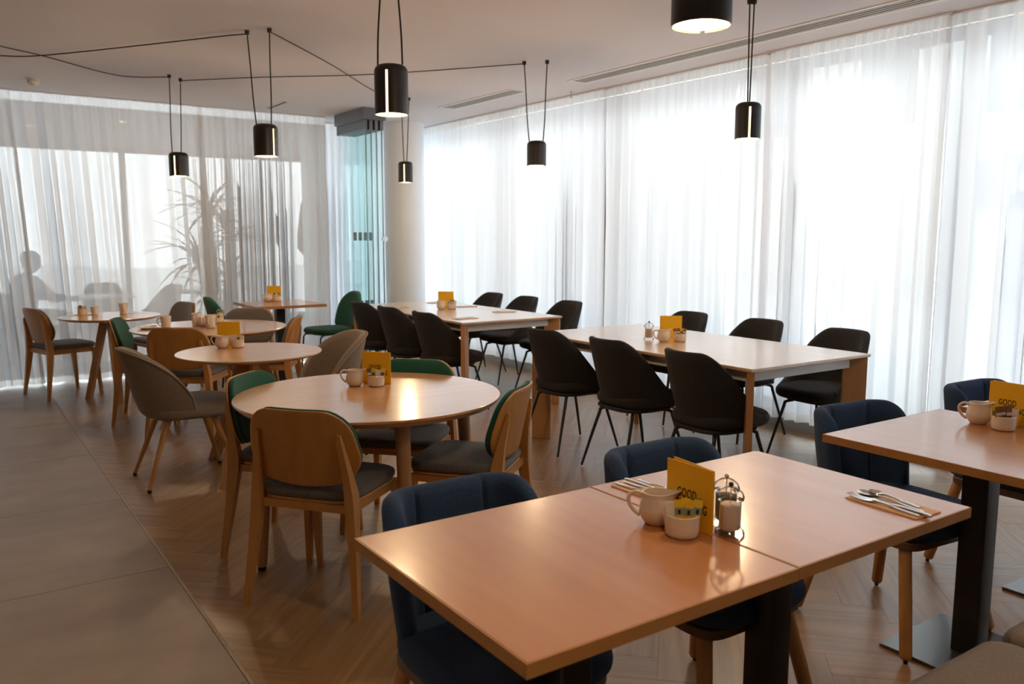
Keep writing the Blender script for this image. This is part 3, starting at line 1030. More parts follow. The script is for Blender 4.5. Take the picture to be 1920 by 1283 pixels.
def wooden_chair(pad):
    t = empty('wooden_chair')
    # seat pad, trapezoid with soft corners
    poly = [(x * (1.0 + 0.10 * y), y) for x, y in superel(0.43, 0.425, 5.0, 44, 0, 0.022)]
    cushion(MB(), poly, 0.432, 0.472, 0.018, 0.008).build('seat_pad', M['grey_fabric'], t, 60)
    fr = MB()
    fr.prism([(x * 0.97, y * 0.97) for x, y in poly], 0.420, 0.4318, 0.003)
    fr.build('seat_board', M['oak_chair'], t)
    a = MB()
    for s in (-1, 1):
        a.loft([[(s * 0.190 - 0.010, -0.165, 0.388), (s * 0.190 + 0.010, -0.165, 0.388), (s * 0.190 + 0.010, -0.165, 0.4195), (s * 0.190 - 0.010, -0.165, 0.4195)],
                [(s * 0.200 - 0.010, 0.185, 0.390), (s * 0.200 + 0.010, 0.185, 0.390), (s * 0.200 + 0.010, 0.185, 0.4195), (s * 0.200 - 0.010, 0.185, 0.4195)]])
    a.box(-0.185, 0.170, 0.390, 0.185, 0.190, 0.4195)
    a.box(-0.180, -0.185, 0.388, 0.180, -0.165, 0.4195)
    a.build('apron', M['oak_chair'], t)
    for s in (-1, 1):
        # front leg: square, tapering, splayed
        rings = [sq((s * 0.228, 0.225), 0.010, 0.011, 0.0005), sq((s * 0.205, 0.195), 0.019, 0.021, 0.40), sq((s * 0.204, 0.193), 0.019, 0.021, 0.4195)]
        MB().loft(rings).build('leg', M['oak_chair'], t, 20)
        # rear leg: boomerang rising into the back support
        rings = [sq((s * 0.235, -0.232), 0.011, 0.011, 0.0005), sq((s * 0.214, -0.198), 0.015, 0.019, 0.24),
                 sq((s * 0.200, -0.180), 0.018, 0.026, 0.40), sq((s * 0.197, -0.180), 0.018, 0.026, 0.46),
                 sq((s * 0.186, -0.194), 0.014, 0.017, 0.56), sq((s * 0.174, -0.215), 0.011, 0.010, 0.66), sq((s * 0.170, -0.221), 0.008, 0.005, 0.697)]
        MB().loft(rings).build('leg', M['oak_chair'], t, 20)
    back_panel(0.195, 0.232, 0.505, 0.785, 0.011, -0.190, 0.062, 0.045).build('back_shell', M['ply'], t, 50)
    back_panel(0.190, 0.227, 0.510, 0.787, 0.026, -0.1705, 0.062, 0.045, rim=0.02).build('back_pad', M[pad], t, 60)
    return t


def tub_shell(zb, prof, rx, ry, cy0, t, th_max, n=44, flare=0.82, e=2.3):
    """wrap-round shell; prof(theta)->top height; returns (outer+inner MB, rim points)"""
    rings = []; rim = []
    for k in range(n + 1):
        th = -th_max + 2 * th_max * k / n
        zt = prof(abs(th))
        sx = math.copysign(abs(math.sin(th)) ** (2 / e), math.sin(th)); sy = math.copysign(abs(math.cos(th)) ** (2 / e), math.cos(th))

        def P(z, off):
            f = flare + (1 - flare) * min(1, max(0, (z - zb) / 0.40)) ** 0.75
            rr = 1.0
            if z - zb < 0.06: rr = 0.80 + 0.20 * math.sqrt(max(0, 1 - (1 - (z - zb) / 0.06) ** 2))
            lean = -0.06 * max(0, (z - zb) / 0.40) ** 1.2 * max(0, math.cos(th)) ** 1.5
            return ((rx * f * rr - off) * sx, cy0 - (ry * f * rr - off) * sy + lean, z)
        hr = zt - zb
        sec = [P(zb + hr * q, 0) for q in (0, 0.02, 0.05, 0.10, 0.25, 0.45, 0.65, 0.85)]
        rt = t / 2
        for q in range(1, 6):
            a = PI * q / 6
            sec.append(P(zt - rt + rt * math.sin(a), rt - rt * math.cos(a)))
        sec += [P(zb + hr * q, t) for q in (0.85, 0.65, 0.45, 0.25, 0.10, 0.05, 0.02)]
        sec.append(P(zb, t))
        rings.append(sec)
        rim.append(P(zt - rt * 0.3, -0.001))
    mb = MB().loft(rings, True, True, True)
    return mb, rim


def smooth01(x):
    x = min(1, max(0, x)); return x * x * (3 - 2 * x)


def black_chair():
    t = empty('tub_chair')
    prof = lambda a: 0.822 - 0.345 * smooth01((a - 0.46) / 1.46)
    mb, rim = tub_shell(0.400, prof, 0.268, 0.300, 0.045, 0.046, R(108), flare=0.80)
    mb.build('backrest_shell', M['black_fabric'], t, 60)
    cushion(MB(), superel(0.44, 0.47, 3.2, 44, 0, 0.02), 0.405, 0.480, 0.032, 0.012).build('seat', M['black_fabric'], t, 60)
    cushion(MB(), superel(0.40, 0.40, 3.0, 36, 0, -0.02), 0.385, 0.4045, 0.009).build('seat_base', M['black_fabric'], t, 60)
    for sx in (-1, 1):
        for sy in (-1, 1):
            top = Vector((sx * 0.115, sy * 0.12 - 0.01, 0.376)); kn = Vector((sx * 0.150, sy * 0.155 - 0.01, 0.366)); ft = Vector((sx * 0.200, sy * 0.255 - 0.012, 0.008))
            pts = [top, top.lerp(kn, 0.6), kn + Vector((0, 0, -0.004)), kn.lerp(ft, 0.06) + Vector((0, 0, -0.008)), kn.lerp(ft, 0.5), ft]
            MB().tube(pts, [0.0105, 0.0105, 0.0108, 0.0105, 0.0095, 0.0075], 8).build('leg', M['black_metal'], t, 60)
    MB().box(-0.125, -0.15, 0.376, 0.125, 0.13, 0.3845, 0.002).build('mounting_plate', M['black_metal'], t)
    return t


def taupe_chair():
    t = empty('tub_chair')
    prof = lambda a: 0.43 + 0.365 * max(0.0, 1 - (a / 1.68) ** 2.3) ** 0.60
    mb, rim = tub_shell(0.385, prof, 0.268, 0.270, 0.0, 0.050, R(96), flare=0.80)
    mb.build('backrest_shell', M['taupe'], t, 60)
    MB().tube(rim, 0.0042, 6).build('piping', M['piping'], t, 60)
    cushion(MB(), superel(0.455, 0.48, 3.4, 44, 0, 0.045), 0.385, 0.475, 0.036, 0.014).build('seat', M['taupe'], t, 60)
    for sx in (-1, 1):
        for sy in (-1, 1):
            f = Vector((sx * 0.205, sy * 0.245 + 0.01, 0.014)); top = Vector((sx * 0.125, sy * 0.125 + 0.02, 0.386))
            l = MB().tube([top, f], [0.0185, 0.0105], 12).build('leg', M['oak_leg'], t, 60)
            MB().lathe([(0.0095, 0.0005), (0.0112, 0.003), (0.0112, 0.018)], 10, Matrix.Translation((f.x, f.y, 0))).build('foot', M['rubber'], l)
    return t


def blue_chair():
    t = empty('padded_chair')
    # channelled wrap-round back: rounded-rectangle plan, seams at +-0.11 m
    n = 96; half = 0.335
    rings = []

    def plan(s):                      # arc length from the middle of the back -> (x, y, normal)
        w, rc = 0.108, 0.100
        a = abs(s); sg = 1 if s >= 0 else -1
        if a <= w: return (sg * a, 0.0, 0.0)
        if a <= w + rc * R(70):
            th = (a - w) / rc
            return (sg * (w + rc * math.sin(th)), rc * (1 - math.cos(th)), sg * th)
        th = R(70); q = a - w - rc * th
        return (sg * (w + rc * math.sin(th) + q * math.cos(th)), rc * (1 - math.cos(th)) + q * math.sin(th), sg * th)
    for k in range(n + 1):
        s = -half * 0.86 + 2 * half * 0.86 * k / n
        x, y, th = plan(s)
        ed = half * 0.86 - abs(s)
        zt = 0.782
        if ed < 0.09: zt -= 0.09 - math.sqrt(max(0, 0.09 ** 2 - (0.09 - ed) ** 2))
        g = min(abs(abs(s) - 0.110) / 0.022, 1.0)
        tk = 0.056 * (0.42 + 0.58 * math.sqrt(max(0.0, 1 - (1 - g) ** 2)))
        if ed < 0.03: tk *= 0.35 + 0.65 * math.sqrt(max(0.0, 1 - (1 - ed / 0.03) ** 2))
        nx, ny = -math.sin(th), math.cos(th)       # inward normal

        def P(z, o):
            ln = -0.045 * max(0, (z - 0.42) / 0.36)
            sc = 1.0 - 0.10 * (1 - min(1, (z - 0.40) / 0.25))
            return ((x + nx * o) * sc * 0.93, -0.205 + y + ny * o + ln, z)
        zb = 0.400
        sec = [P(zb + (zt - tk / 2 - zb) * q, -tk / 2) for q in (0, 0.1, 0.3, 0.5, 0.7, 0.9, 1.0)]
        for q in range(1, 6):
            a = PI * q / 6
            sec.append(P(zt - tk / 2 + tk / 2 * math.sin(a), -tk / 2 * math.cos(a)))
        sec += [P(zb + (zt - tk / 2 - zb) * q, tk / 2) for q in (1.0, 0.9, 0.7, 0.5, 0.3, 0.1, 0)]
        rings.append(sec)
    MB().loft(rings, True, True, True).build('backrest', M['blue_fabric'], t, 70)
    cushion(MB(), superel(0.445, 0.46, 3.6, 44, 0, 0.025), 0.395, 0.470, 0.034, 0.012).build('seat', M['blue_fabric'], t, 60)
    MB().prism(superel(0.405, 0.405, 7.0, 40, 0, 0.01), 0.366, 0.3945, 0.003).build('seat_frame', M['dark_wood'], t, 40)
    for sx in (-1, 1):
        for sy in (-1, 1):
            f = Vector((sx * 0.232, sy * 0.235, 0.012)); top = Vector((sx * 0.165, sy * 0.16, 0.3655))
            d = (f - top).normalized()
            l = MB().tube([top, top.lerp(f, 0.5), f - d * 0.012, f - d * 0.004, f], [0.0215, 0.0215, 0.0205, 0.017, 0.010], 14).build('leg', M['oak_leg'], t, 60)
            MB().lathe([(0.0075, 0.0005), (0.0075, 0.013)], 10, Matrix.Translation((f.x, f.y, 0))).build('glide', M['rubber'], l)
    return t


def green_chair():
    t = empty('upholstered_chair')
    cushion(MB(), superel(0.45, 0.46, 3.4, 44, 0, 0.03), 0.425, 0.485, 0.029, 0.014).build('seat', M['green_fabric'], t, 60)
    back_panel(0.185, 0.220, 0.470, 0.845, 0.055, -0.195, 0.085, 0.05, rc_top=0.17, rc_low=0.06, bow=0.0, rim=0.03, m=18).build('backrest', M['green_fabric'], t, 60)
    for sx in (-1, 1):
        for sy in (-1, 1):
            pts = [(sx * 0.14, sy * 0.14 + 0.02, 0.416), (sx * 0.185, sy * 0.185 + 0.02, 0.412), (sx * 0.197, sy * 0.20 + 0.02, 0.385), (sx * 0.215, sy * 0.235 + 0.01, 0.006)]
            MB().tube(pts, 0.0095, 8).build('leg', M['black_metal'], t, 60)
    MB().box(-0.15, -0.13, 0.416, 0.15, 0.17, 0.4245, 0.002).build('seat_frame', M['black_metal'], t)
    return t


wg = wooden_chair('green_fabric')
WC = 'wooden chairs at the round tables'
place(wg, 1.213, 3.065, 39, 'wooden chair seen from behind, nearest, plywood back and dark seat', 'chair', WC)
place(wg, 1.275, 3.635, -46, 'wooden chair with green back pad at left of the nearest round table', 'chair', WC)
place(wg, 1.865, 3.035, 129, 'wooden chair in profile at right of the nearest round table, plywood back', 'chair', WC)
place(wg, 1.82, 3.61, -137, 'wooden chair behind the yellow menu of the nearest round table, green back rim', 'chair', WC)
place(wg, 1.275, 6.83, -20, 'wooden chair with green pad left of the round table with mugs', 'chair', WC)
wt = wooden_chair('taupe_pad')
place(wt, 1.43, 6.18, 54, 'wooden chair with wide plywood back turned to us before the mug table', 'chair', WC)
place(wt, 0.83, 8.30, 18, 'wooden chair at far left in profile, against the curtain', 'chair', WC)
place(wt, 1.68, 8.20, 193, 'wooden chair with dark grey pad at right of the leftmost round table', 'chair', WC)
place(wt, 2.09, 6.44, 150, 'wooden chair in profile at right of the mug table', 'chair', WC)
place(wt, 2.06, 7.06, -127, 'wooden chair with wide taupe pad facing us behind the mug table', 'chair', WC)

tp = taupe_chair()
place(tp, 1.10, 5.015, 0, 'taupe tub chair on wooden legs, left of the second round table', 'chair', 'taupe tub chairs')
place(tp, 1.96, 5.09, 182, 'taupe tub chair seen from behind, right of the second round table', 'chair', 'taupe tub chairs')

gc = green_chair()
place(gc, 3.26, 8.03, 184, 'green upholstered chair on black legs, right of the small square table', 'chair', 'green chairs at the square table')
place(gc, 2.31, 8.02, 0, 'green chair mostly hidden, left of the small square table', 'chair', 'green chairs at the square table')

bc = black_chair()
KB = 'charcoal tub chairs at the long tables'
place(bc, 3.445, 4.32, 0, 'charcoal tub chair, left side of nearer long table, farthest of its three', 'chair', KB)
place(bc, 3.455, 3.69, -2, 'charcoal tub chair, left side of nearer long table, middle of three', 'chair', KB)
place(bc, 3.455, 3.05, -4, 'charcoal tub chair, left side of nearer long table, at its near corner', 'chair', KB)
place(bc, 4.63, 4.60, 180, 'charcoal tub chair, window side of nearer long table, behind the yellow menu', 'chair', KB)
place(bc, 4.635, 3.90, 180, 'charcoal tub chair, window side of nearer long table, middle of three', 'chair', KB)
place(bc, 4.56, 3.19, 178, 'charcoal tub chair, window side of nearer long table, nearest with seat visible', 'chair', KB)
place(bc, 3.355, 6.98, 0, 'charcoal tub chair beside the green chair, farther long table, left side', 'chair', KB)
place(bc, 3.355, 6.42, 0, 'charcoal tub chair, left side of farther long table, middle of three', 'chair', KB)
place(bc, 3.37, 5.81, 0, 'charcoal tub chair, left side of farther long table, at its near corner', 'chair', KB)
place(bc, 4.52, 7.30, 180, 'charcoal tub chair, window side of farther long table, farthest of three', 'chair', KB)
place(bc, 4.52, 6.68, 180, 'charcoal tub chair, window side of farther long table, middle of three', 'chair', KB)
place(bc, 4.52, 6.00, 180, 'charcoal tub chair, window side of farther long table, nearest of three', 'chair', KB)

bl_ = blue_chair()
BC = 'navy padded chairs along the near row'
place(bl_, 1.055, 1.60, -90, 'navy padded chair at the nearest square table, seat showing below', 'chair', BC)
place(bl_, 1.775, 1.60, -90, 'navy padded chair behind the yellow menu of the second square table', 'chair', BC)
place(bl_, 2.825, 1.632, -95.5, 'navy padded chair with full back and seat, at the third square table', 'chair', BC)
place(bl_, 3.72, 1.62, -92, 'navy padded chair by the curtain at the fourth square table', 'chair', BC)

# bench along the near side
t = empty('upholstered_bench', (2.8, 0.55, 0))
for k in range(3):
    cushion(MB(), rrect(0.755, 0.64, 0.05, 6, -1.18 + k * 0.775, 0.03), 0.36, 0.488, 0.028, 0.010).build('seat_cushion', M['bench_fabric'], t, 60)
    cushion(MB(), rrect(0.755, 0.12, 0.05, 6, -1.18 + k * 0.775, -0.345), 0.44, 0.92, 0.04, 0.0).build('back_cushion', M['bench_fabric'], t, 60)
MB().box(-1.55, -0.42, 0.10, 0.76, 0.26, 0.3595, 0.01).build('base', M['bench_fabric'], t)
MB().box(-1.50, -0.38, 0.0005, 0.71, 0.20, 0.0995).build('plinth', M['black_metal'], t)
tag(t, 'taupe upholstered bench cropped at the lower right corner', 'bench')


# ------------------------------------------------------------------ tableware
def jug():
    t = empty('milk_jug')
    prof = [(0.026, 0.0005), (0.030, 0.002), (0.041, 0.016), (0.0465, 0.032), (0.045, 0.050), (0.039, 0.066), (0.037, 0.076), (0.0385, 0.083)]
    inn = [(0.0355, 0.083), (0.034, 0.076), (0.036, 0.066), (0.042, 0.050), (0.043, 0.034)]
    mb = MB(); seg = 32
    rings = []
    for (r, z) in prof + inn:
        rg = []
        for i in range(seg):
            a = 2 * PI * i / seg
            k = max(0.0, (z - 0.050) / 0.033)
            sp = math.exp(-(((a + PI) % (2 * PI) - PI) / 0.42) ** 2)
            rr = r + 0.024 * sp * k ** 1.5
            rg.append((rr * math.cos(a), rr * math.sin(a), z + (0.006 * sp * k if z > 0.06 else 0)))
        rings.append(rg)
    mb.loft(rings, True, False)
    mb.build('body', M['ceramic'], t, 60)
    MB().lathe([(0.001, 0.058), (0.0385, 0.058)], 24, cap0=False, cap1=False).build('milk', M['milk'], t)
    pts = arc_pts([(-0.036, 0, 0.074), (-0.055, 0, 0.080), (-0.072, 0, 0.068), (-0.071, 0, 0.048), (-0.058, 0, 0.029), (-0.043, 0, 0.020)], 5)
    MB().tube(pts, [0.0052 if 2 < i < len(pts) - 3 else 0.0062 for i in range(len(pts))], 8).build('handle', M['ceramic'], t, 60)
    return t


def bowl():
    t = empty('sugar_bowl')
    MB().lathe([(0.034, 0.0005), (0.039, 0.003), (0.0415, 0.010), (0.0425, 0.030), (0.0415, 0.052), (0.0395, 0.0535), (0.0375, 0.052), (0.0385, 0.030), (0.037, 0.008), (0.001, 0.006)], 36, cap1=False).build('body', M['ceramic'], t, 50)
    return t


JUG, BOWL = jug(), bowl()
SW = {}


def sachet_mesh(kind):
    """thin flat paper stick with crimped ends"""
    mb = MB()
    w, h = (0.020, 0.077) if kind != 'white' else (0.024, 0.070)
    rows = [(0.0, 0.0006), (0.006, 0.0008), (0.014, 0.0030), (h * 0.5, 0.0042), (h - 0.014, 0.0030), (h - 0.006, 0.0008), (h, 0.0006)]
    mb.loft([[(-w / 2, -d, z), (0, -d * 1.25, z), (w / 2, -d, z), (w / 2, d, z), (0, d * 1.25, z), (-w / 2, d, z)] for z, d in rows])
    return mb


SACH = {}
for kind in ('yellow', 'white', 'brown'):
    o = empty('sugar_sachet')
    sachet_mesh(kind).build('paper', M['sachet_' + kind], o, 40)
    if kind == 'yellow':
        MB().box(-0.0095, -0.0062, 0.044, 0.0095, -0.0051, 0.060).build('printed_band', M['sachet_blue'], o)
        MB().box(-0.0030, -0.0070, 0.046, 0.0030, -0.0063, 0.056).build('printed_mark', M['ink'], o)
    elif kind == 'brown':
        MB().box(-0.0085, -0.0062, 0.046, 0.0085, -0.0051, 0.057).build('printed_band', M['sachet_white'], o)
    SACH[kind] = o


def sachets(x, y, z, where, kinds, seed, view=0.0):
    rnd = random.Random(seed)
    n = len(kinds)
    for i, kind in enumerate(kinds):
        pr = SACH[kind]
        if pr.name in USED: o = copy_tree(pr)
        else: USED.add(pr.name); o = pr
        u = (i % 4 - 1.5) * 0.0150; row = (i // 4 - (n - 1) // 4 / 2) * 0.0165
        a = view
        o.location = (x + u * math.cos(a) - row * math.sin(a), y + u * math.sin(a) + row * math.cos(a), z + 0.0075)
        o.rotation_euler = (rnd.uniform(-0.08, 0.08), u * 6.0 + rnd.uniform(-0.05, 0.05), a + rnd.uniform(-0.12, 0.12))
        nm = {'yellow': 'yellow sachet', 'white': 'white sachet', 'brown': 'brown sachet'}[kind]
        pos = ['leftmost', 'second', 'third', 'rightmost'][i % 4] + (' in front row' if i < 4 else ' in rear row')
        tag(o, nm + ', ' + pos + ', bowl ' + where, 'sachet', 'sachets in the bowl ' + where)


def menu(x, y, z, deg, label, w=0.142, h=0.150, opening=7.0, text=True):
    """folded card standing up; deg = direction the front leaf faces; spine at its right edge seen from the front"""
    t = empty('menu_card', (x, y, z), R(deg + 90))            # local -Y faces deg
    f = MB().box(-w / 2, -0.001, 0.0005, w / 2, 0.001, h, 0.0004).build('front_leaf', M['yellow'], t)
    mtx = Matrix.Translation((w / 2, 0.0016, 0)) @ Matrix.Rotation(R(opening), 4, 'Z').inverted() @ Matrix.Translation((-w / 2, 0.0014, 0))
    MB().box(-w / 2, -0.001, 0.0005, w / 2, 0.001, h, 0.0004, mtx).build('back_leaf', M['yellow'], t)
    if text:
        for body, zz in (('GOOD', h * 0.46), ('MORNING', h * 0.285)):
            c_ = bpy.data.curves.new('lettering', 'FONT'); c_.body = body; c_.size = 0.030; c_.extrude = 0.0003
            c_.align_x = 'LEFT'; c_.offset = 0.0004; c_.space_character = 1.08
            o = text_mesh(c_, M['ink'], f)
            o.location = (-w * 0.26, -0.0014, zz); o.rotation_euler = (R(90), 0, 0); o.scale = (0.62, 1.0, 1.0)
    return tag(t, label, 'menu card', 'yellow menu cards on the tables')


def mill(x, y, z, fill, label):
    t = empty('pepper_mill' if fill == 'pepper' else 'salt_mill', (x, y, z))
    MB().lathe([(0.0325, 0.0005), (0.0335, 0.004), (0.031, 0.010), (0.0255, 0.014), (0.0245, 0.022), (0.0245, 0.072), (0.0235, 0.076), (0.0215, 0.0785), (0.0295, 0.081), (0.031, 0.088), (0.026, 0.099), (0.016, 0.107), (0.009, 0.110)], 28, cap0=True, cap1=True).build('acrylic_body', M['acrylic'], t, 50)
    MB().lathe([(0.0215, 0.013), (0.0230, 0.018), (0.0230, 0.068), (0.020, 0.0715)], 24).build('salt_filling' if fill == 'salt' else 'peppercorn_filling', M[fill], t, 50)
    MB().tube([(0, 0, 0.0695), (0, 0, 0.1105)], 0.0016, 6).build('spindle', M['steel'], t)
    MB().ball((0, 0, 0.1155), 0.0058, 12, 8).build('knob', M['rubber'] if fill == 'salt' else M['steel'], t, 60)
    return tag(t, label, 'mill', 'clear acrylic mills')


def tableset(x, y, z, jx, jy, jdeg, bx_, by_, where, kinds, seed, view):
    place(JUG, jx, jy, jdeg + 90, 'cream milk jug ' + where, 'jug', 'cream milk jugs', z).scale = (0.9, 0.9, 0.92)
    place(BOWL, bx_, by_, 0, 'cream sugar bowl ' + where, 'bowl', 'cream sugar bowls', z).scale = (0.92, 0.92, 0.95)
    sachets(bx_, by_, z, where, kinds, seed, view)


Zs = 0.75
VW = R(-34)                       # across the line of sight
tableset(0, 0, Zs, 1.345, 1.362, -46, 1.336, 1.272, 'at the joint of the two nearest square tables', ['white', 'yellow', 'yellow', 'yellow', 'white', 'white', 'yellow', 'brown'], 1, VW)
menu(1.386, 1.300, Zs, 180, 'yellow GOOD MORNING menu standing between the two nearest square tables')
mill(1.432, 1.218, Zs, 'salt', 'clear mill of pink salt right of the nearest yellow menu')
mill(1.475, 1.268, Zs, 'pepper', 'clear mill of dark pepper hidden behind the nearest yellow menu')
tableset(0, 0, Zs, 3.050, 1.475, -52, 3.020, 1.376, 'on the third square table', ['brown', 'brown', 'brown', 'white', 'yellow', 'yellow', 'brown', 'brown'], 2, VW)
menu(3.118, 1.405, Zs, 180, 'yellow GOOD MORNING menu on the third square table at right edge')
ZQ = ZR
tableset(0, 0, ZQ, 1.548, 3.550, -34, 1.628, 3.492, 'on the nearest round table', ['brown', 'yellow', 'white', 'yellow', 'brown', 'white'], 3, VW)
menu(1.655, 3.545, ZQ, 222, 'yellow GOOD MORNING menu on the nearest round table')
mill(1.690, 3.665, ZQ, 'salt', 'clear mill peeping out behind the menu of the nearest round table')
tableset(0, 0, ZQ, 1.400, 5.215, -34, 1.488, 5.190, 'on the second round table', ['white', 'white', 'yellow', 'white', 'white', 'white'], 4, VW)
menu(1.470, 5.310, ZQ, 238, 'yellow menu behind the jug on the second round table', text=False)
tableset(0, 0, Zs, 2.715, 8.34, -34, 2.805, 8.32, 'on the small square table by the back curtain', ['brown', 'white', 'brown'], 5, VW)
menu(2.80, 8.41, Zs, 238, 'yellow menu on the small square table by the back curtain', text=False)
tableset(0, 0, Zs, 3.735, 6.60, 200, 3.835, 6.575, 'on the farther long table', ['yellow', 'brown', 'brown', 'white'], 6, VW)
menu(3.86, 6.73, Zs, 238, 'yellow menu on the farther long table', text=False)
tableset(0, 0, Zs, 3.765, 3.790, -34, 3.860, 3.740, 'on the nearer long table', ['brown', 'brown', 'yellow', 'brown'], 7, VW)
menu(3.915, 3.875, Zs, 240, 'yellow menu on the nearer long table', text=False)
mill(3.765, 3.925, Zs, 'salt', 'clear mill left of the menu on the nearer long table')


# cutlery -----------------------------------------------------------
def strip(mb, rows):
    """flat bar with varying width/height along Y: rows = (y, half width, z, half thickness)"""
    mb.loft([[(-w, y, z - h), (-w * 0.5, y, z - h * 1.1), (w * 0.5, y, z - h * 1.1), (w, y, z - h), (w, y, z + h), (w * 0.5, y, z + h * 1.3), (-w * 0.5, y, z + h * 1.3), (-w, y, z + h)] for y, w, z, h in rows])
    return mb


def handle_rows(L):
    return [(-L / 2, 0.0035, 0.003, 0.0010), (-L / 2 + 0.006, 0.0055, 0.003, 0.0014), (-L / 2 + 0.05, 0.0048, 0.004, 0.0014), (-0.01, 0.0026, 0.007, 0.0013), (0.020, 0.0023, 0.0085, 0.0012)]


def spoon_mesh(L=0.19, bw=0.020, bl=0.056):
    mb = strip(MB(), handle_rows(L) + [(L / 2 - bl, 0.0030, 0.0065, 0.0011)])
    n, m = 16, 6
    y0 = L / 2 - bl / 2
    rg = []
    for k in range(m + 1):
        q = k / m
        rg.append([(bw * q * math.cos(2 * PI * i / n), y0 + bl / 2 * q * math.sin(2 * PI * i / n), 0.0018 + 0.0055 * q * q) for i in range(n)])
    rg2 = [[(x, y, z - 0.0013) for x, y, z in r_] for r_ in rg]
    rg[0] = [(x + 1e-5, y, z) for x, y, z in rg[0]]
    mb.loft(rg2 + rg[::-1], False, False)
    return mb


def fork_mesh(L=0.195):
    mb = strip(MB(), handle_rows(L) + [(L / 2 - 0.075, 0.0030, 0.0065, 0.0011), (L / 2 - 0.066, 0.0085, 0.0045, 0.0010), (L / 2 - 0.050, 0.0115, 0.0035, 0.0009)])
    for k in range(4):
        x = -0.0094 + k * 0.00627
        mb.loft([[(x - w, y, z - 0.0008), (x + w, y, z - 0.0008), (x + w, y, z + 0.0008), (x - w, y, z + 0.0008)] for y, w, z in ((L / 2 - 0.051, 0.0022, 0.0035), (L / 2 - 0.025, 0.0018, 0.004), (L / 2, 0.0008, 0.009))])
    return mb


def knife_mesh(L=0.215):
    mb = strip(MB(), [(-L / 2, 0.0045, 0.0035, 0.0020), (-L / 2 + 0.008, 0.0068, 0.0038, 0.0028), (-0.03, 0.0062, 0.0038, 0.0028), (-0.005, 0.0050, 0.0038, 0.0020),
                      (0.0, 0.0075, 0.0034, 0.0009), (0.05, 0.0090, 0.0030, 0.0007), (L / 2 - 0.02, 0.0080, 0.0028, 0.0006), (L / 2, 0.0015, 0.0028, 0.0004)])
    return mb


CUT = {}
for nm, f_ in (('fork', fork_mesh), ('knife', knife_mesh), ('spoon', spoon_mesh)):
    CUT[nm] = f_().build(nm, M['steel'], None, 50)
CUT['teaspoon'] = spoon_mesh(0.15, 0.0145, 0.042).build('teaspoon', M['steel'], None, 50)


def cutlery(kind, x, y, z, deg, label, tilt=0.0):
    pr = CUT[kind]
    o = pr if pr.name not in USED else pr.copy()
    if pr.name not in USED: USED.add(pr.name)
    else: COL.objects.link(o)
    o.location = (x, y, z); o.rotation_euler = (tilt, 0, R(deg - 90))
    return tag(o, label, kind, 'steel cutlery laid on the tables')


def napkin(x, y, z, w, d, deg, label, napmesh={}):
    k = (w, d)
    t = empty('napkin', (x, y, z), R(deg))
    if k not in napmesh:
        lo_ = MB().box(-w / 2, -d / 2, 0.0004, w / 2, d / 2, 0.0020, 0.0003).build('lower_fold', M['napkin'], t)
        up = MB().box(-w / 2 + 0.0015, -d / 2 + 0.001, 0.0021, w / 2, d / 2 - 0.001, 0.0036, 0.0003).build('upper_fold', M['napkin'], t)
        napmesh[k] = (lo_.data, up.data)
    else:
        part('lower_fold', napmesh[k][0], t); part('upper_fold', napmesh[k][1], t)
    return tag(t, label, 'napkin', 'folded kraft napkins on the tables')


napkin(1.925, 1.125, Zs, 0.100, 0.196, -3, 'kraft napkin under cutlery at the right end of the second square table')
zn = Zs + 0.0034
nw = 'on the napkin at the right end of the second square table'
cutlery('fork', 1.893, 1.130, zn, 87, 'steel fork ' + nw)
cutlery('knife', 1.912, 1.120, zn, 86, 'steel knife ' + nw)
cutlery('spoon', 1.934, 1.136, zn, 84, 'large steel spoon ' + nw)
cutlery('teaspoon', 1.958, 1.142, zn, 82, 'small steel teaspoon ' + nw)
napkin(1.500, 1.553, Zs, 0.100, 0.180, 3, 'kraft napkin with cutlery behind the jug on the second square table')
nw = 'on the napkin behind the jug'
cutlery('fork', 1.467, 1.548, zn, 271, 'steel fork ' + nw)
cutlery('spoon', 1.490, 1.545, zn, 268, 'large steel spoon ' + nw)
cutlery('knife', 1.512, 1.545, zn, 270, 'steel knife ' + nw)
cutlery('teaspoon', 1.534, 1.555, zn, 268, 'small steel teaspoon ' + nw)
for (x, y, d_, lab) in ((4.06, 7.25, 178, 'far window side of the farther long table'), (4.06, 6.70, 178, 'middle window side of the farther long table'),
                        (4.06, 6.05, 178, 'near window side of the farther long table'), (3.47, 5.74, 2, 'near left corner of the farther long table'),
                        (3.47, 6.95, 2, 'far left side of the farther long table')):
    napkin(x, y, Zs, 0.196, 0.100, d_, 'kraft napkin on the ' + lab)
    cutlery('fork', x + 0.01, y + 0.025, zn, d_, 'steel fork on the ' + lab)
    cutlery('knife', x + 0.01, y - 0.020, zn, d_, 'steel knife on the ' + lab)


# cups of the far round tables -----------------------------------------
def mug_proto(handle=True):
    t = empty('mug' if handle else 'beaker')
    MB().lathe([(0.027, 0.0005), (0.031, 0.003), (0.034, 0.05), (0.038, 0.098), (0.0365, 0.099), (0.0350, 0.097), (0.0315, 0.05), (0.028, 0.008), (0.001, 0.007)], 28, cap1=False).build('body', M['ceramic'], t, 50)
    MB().lathe([(0.001, 0.080), (0.0328, 0.080)], 24, cap0=False, cap1=False).build('drink', M['sachet_brown'], t)
    if handle:
        pts = arc_pts([(-0.034, 0, 0.080), (-0.052, 0, 0.082), (-0.061, 0, 0.066), (-0.059, 0, 0.044), (-0.046, 0, 0.028), (-0.032, 0, 0.026)], 5)
        MB().tube(pts, 0.0048, 8).build('handle', M['ceramic'], t, 60)
    return t


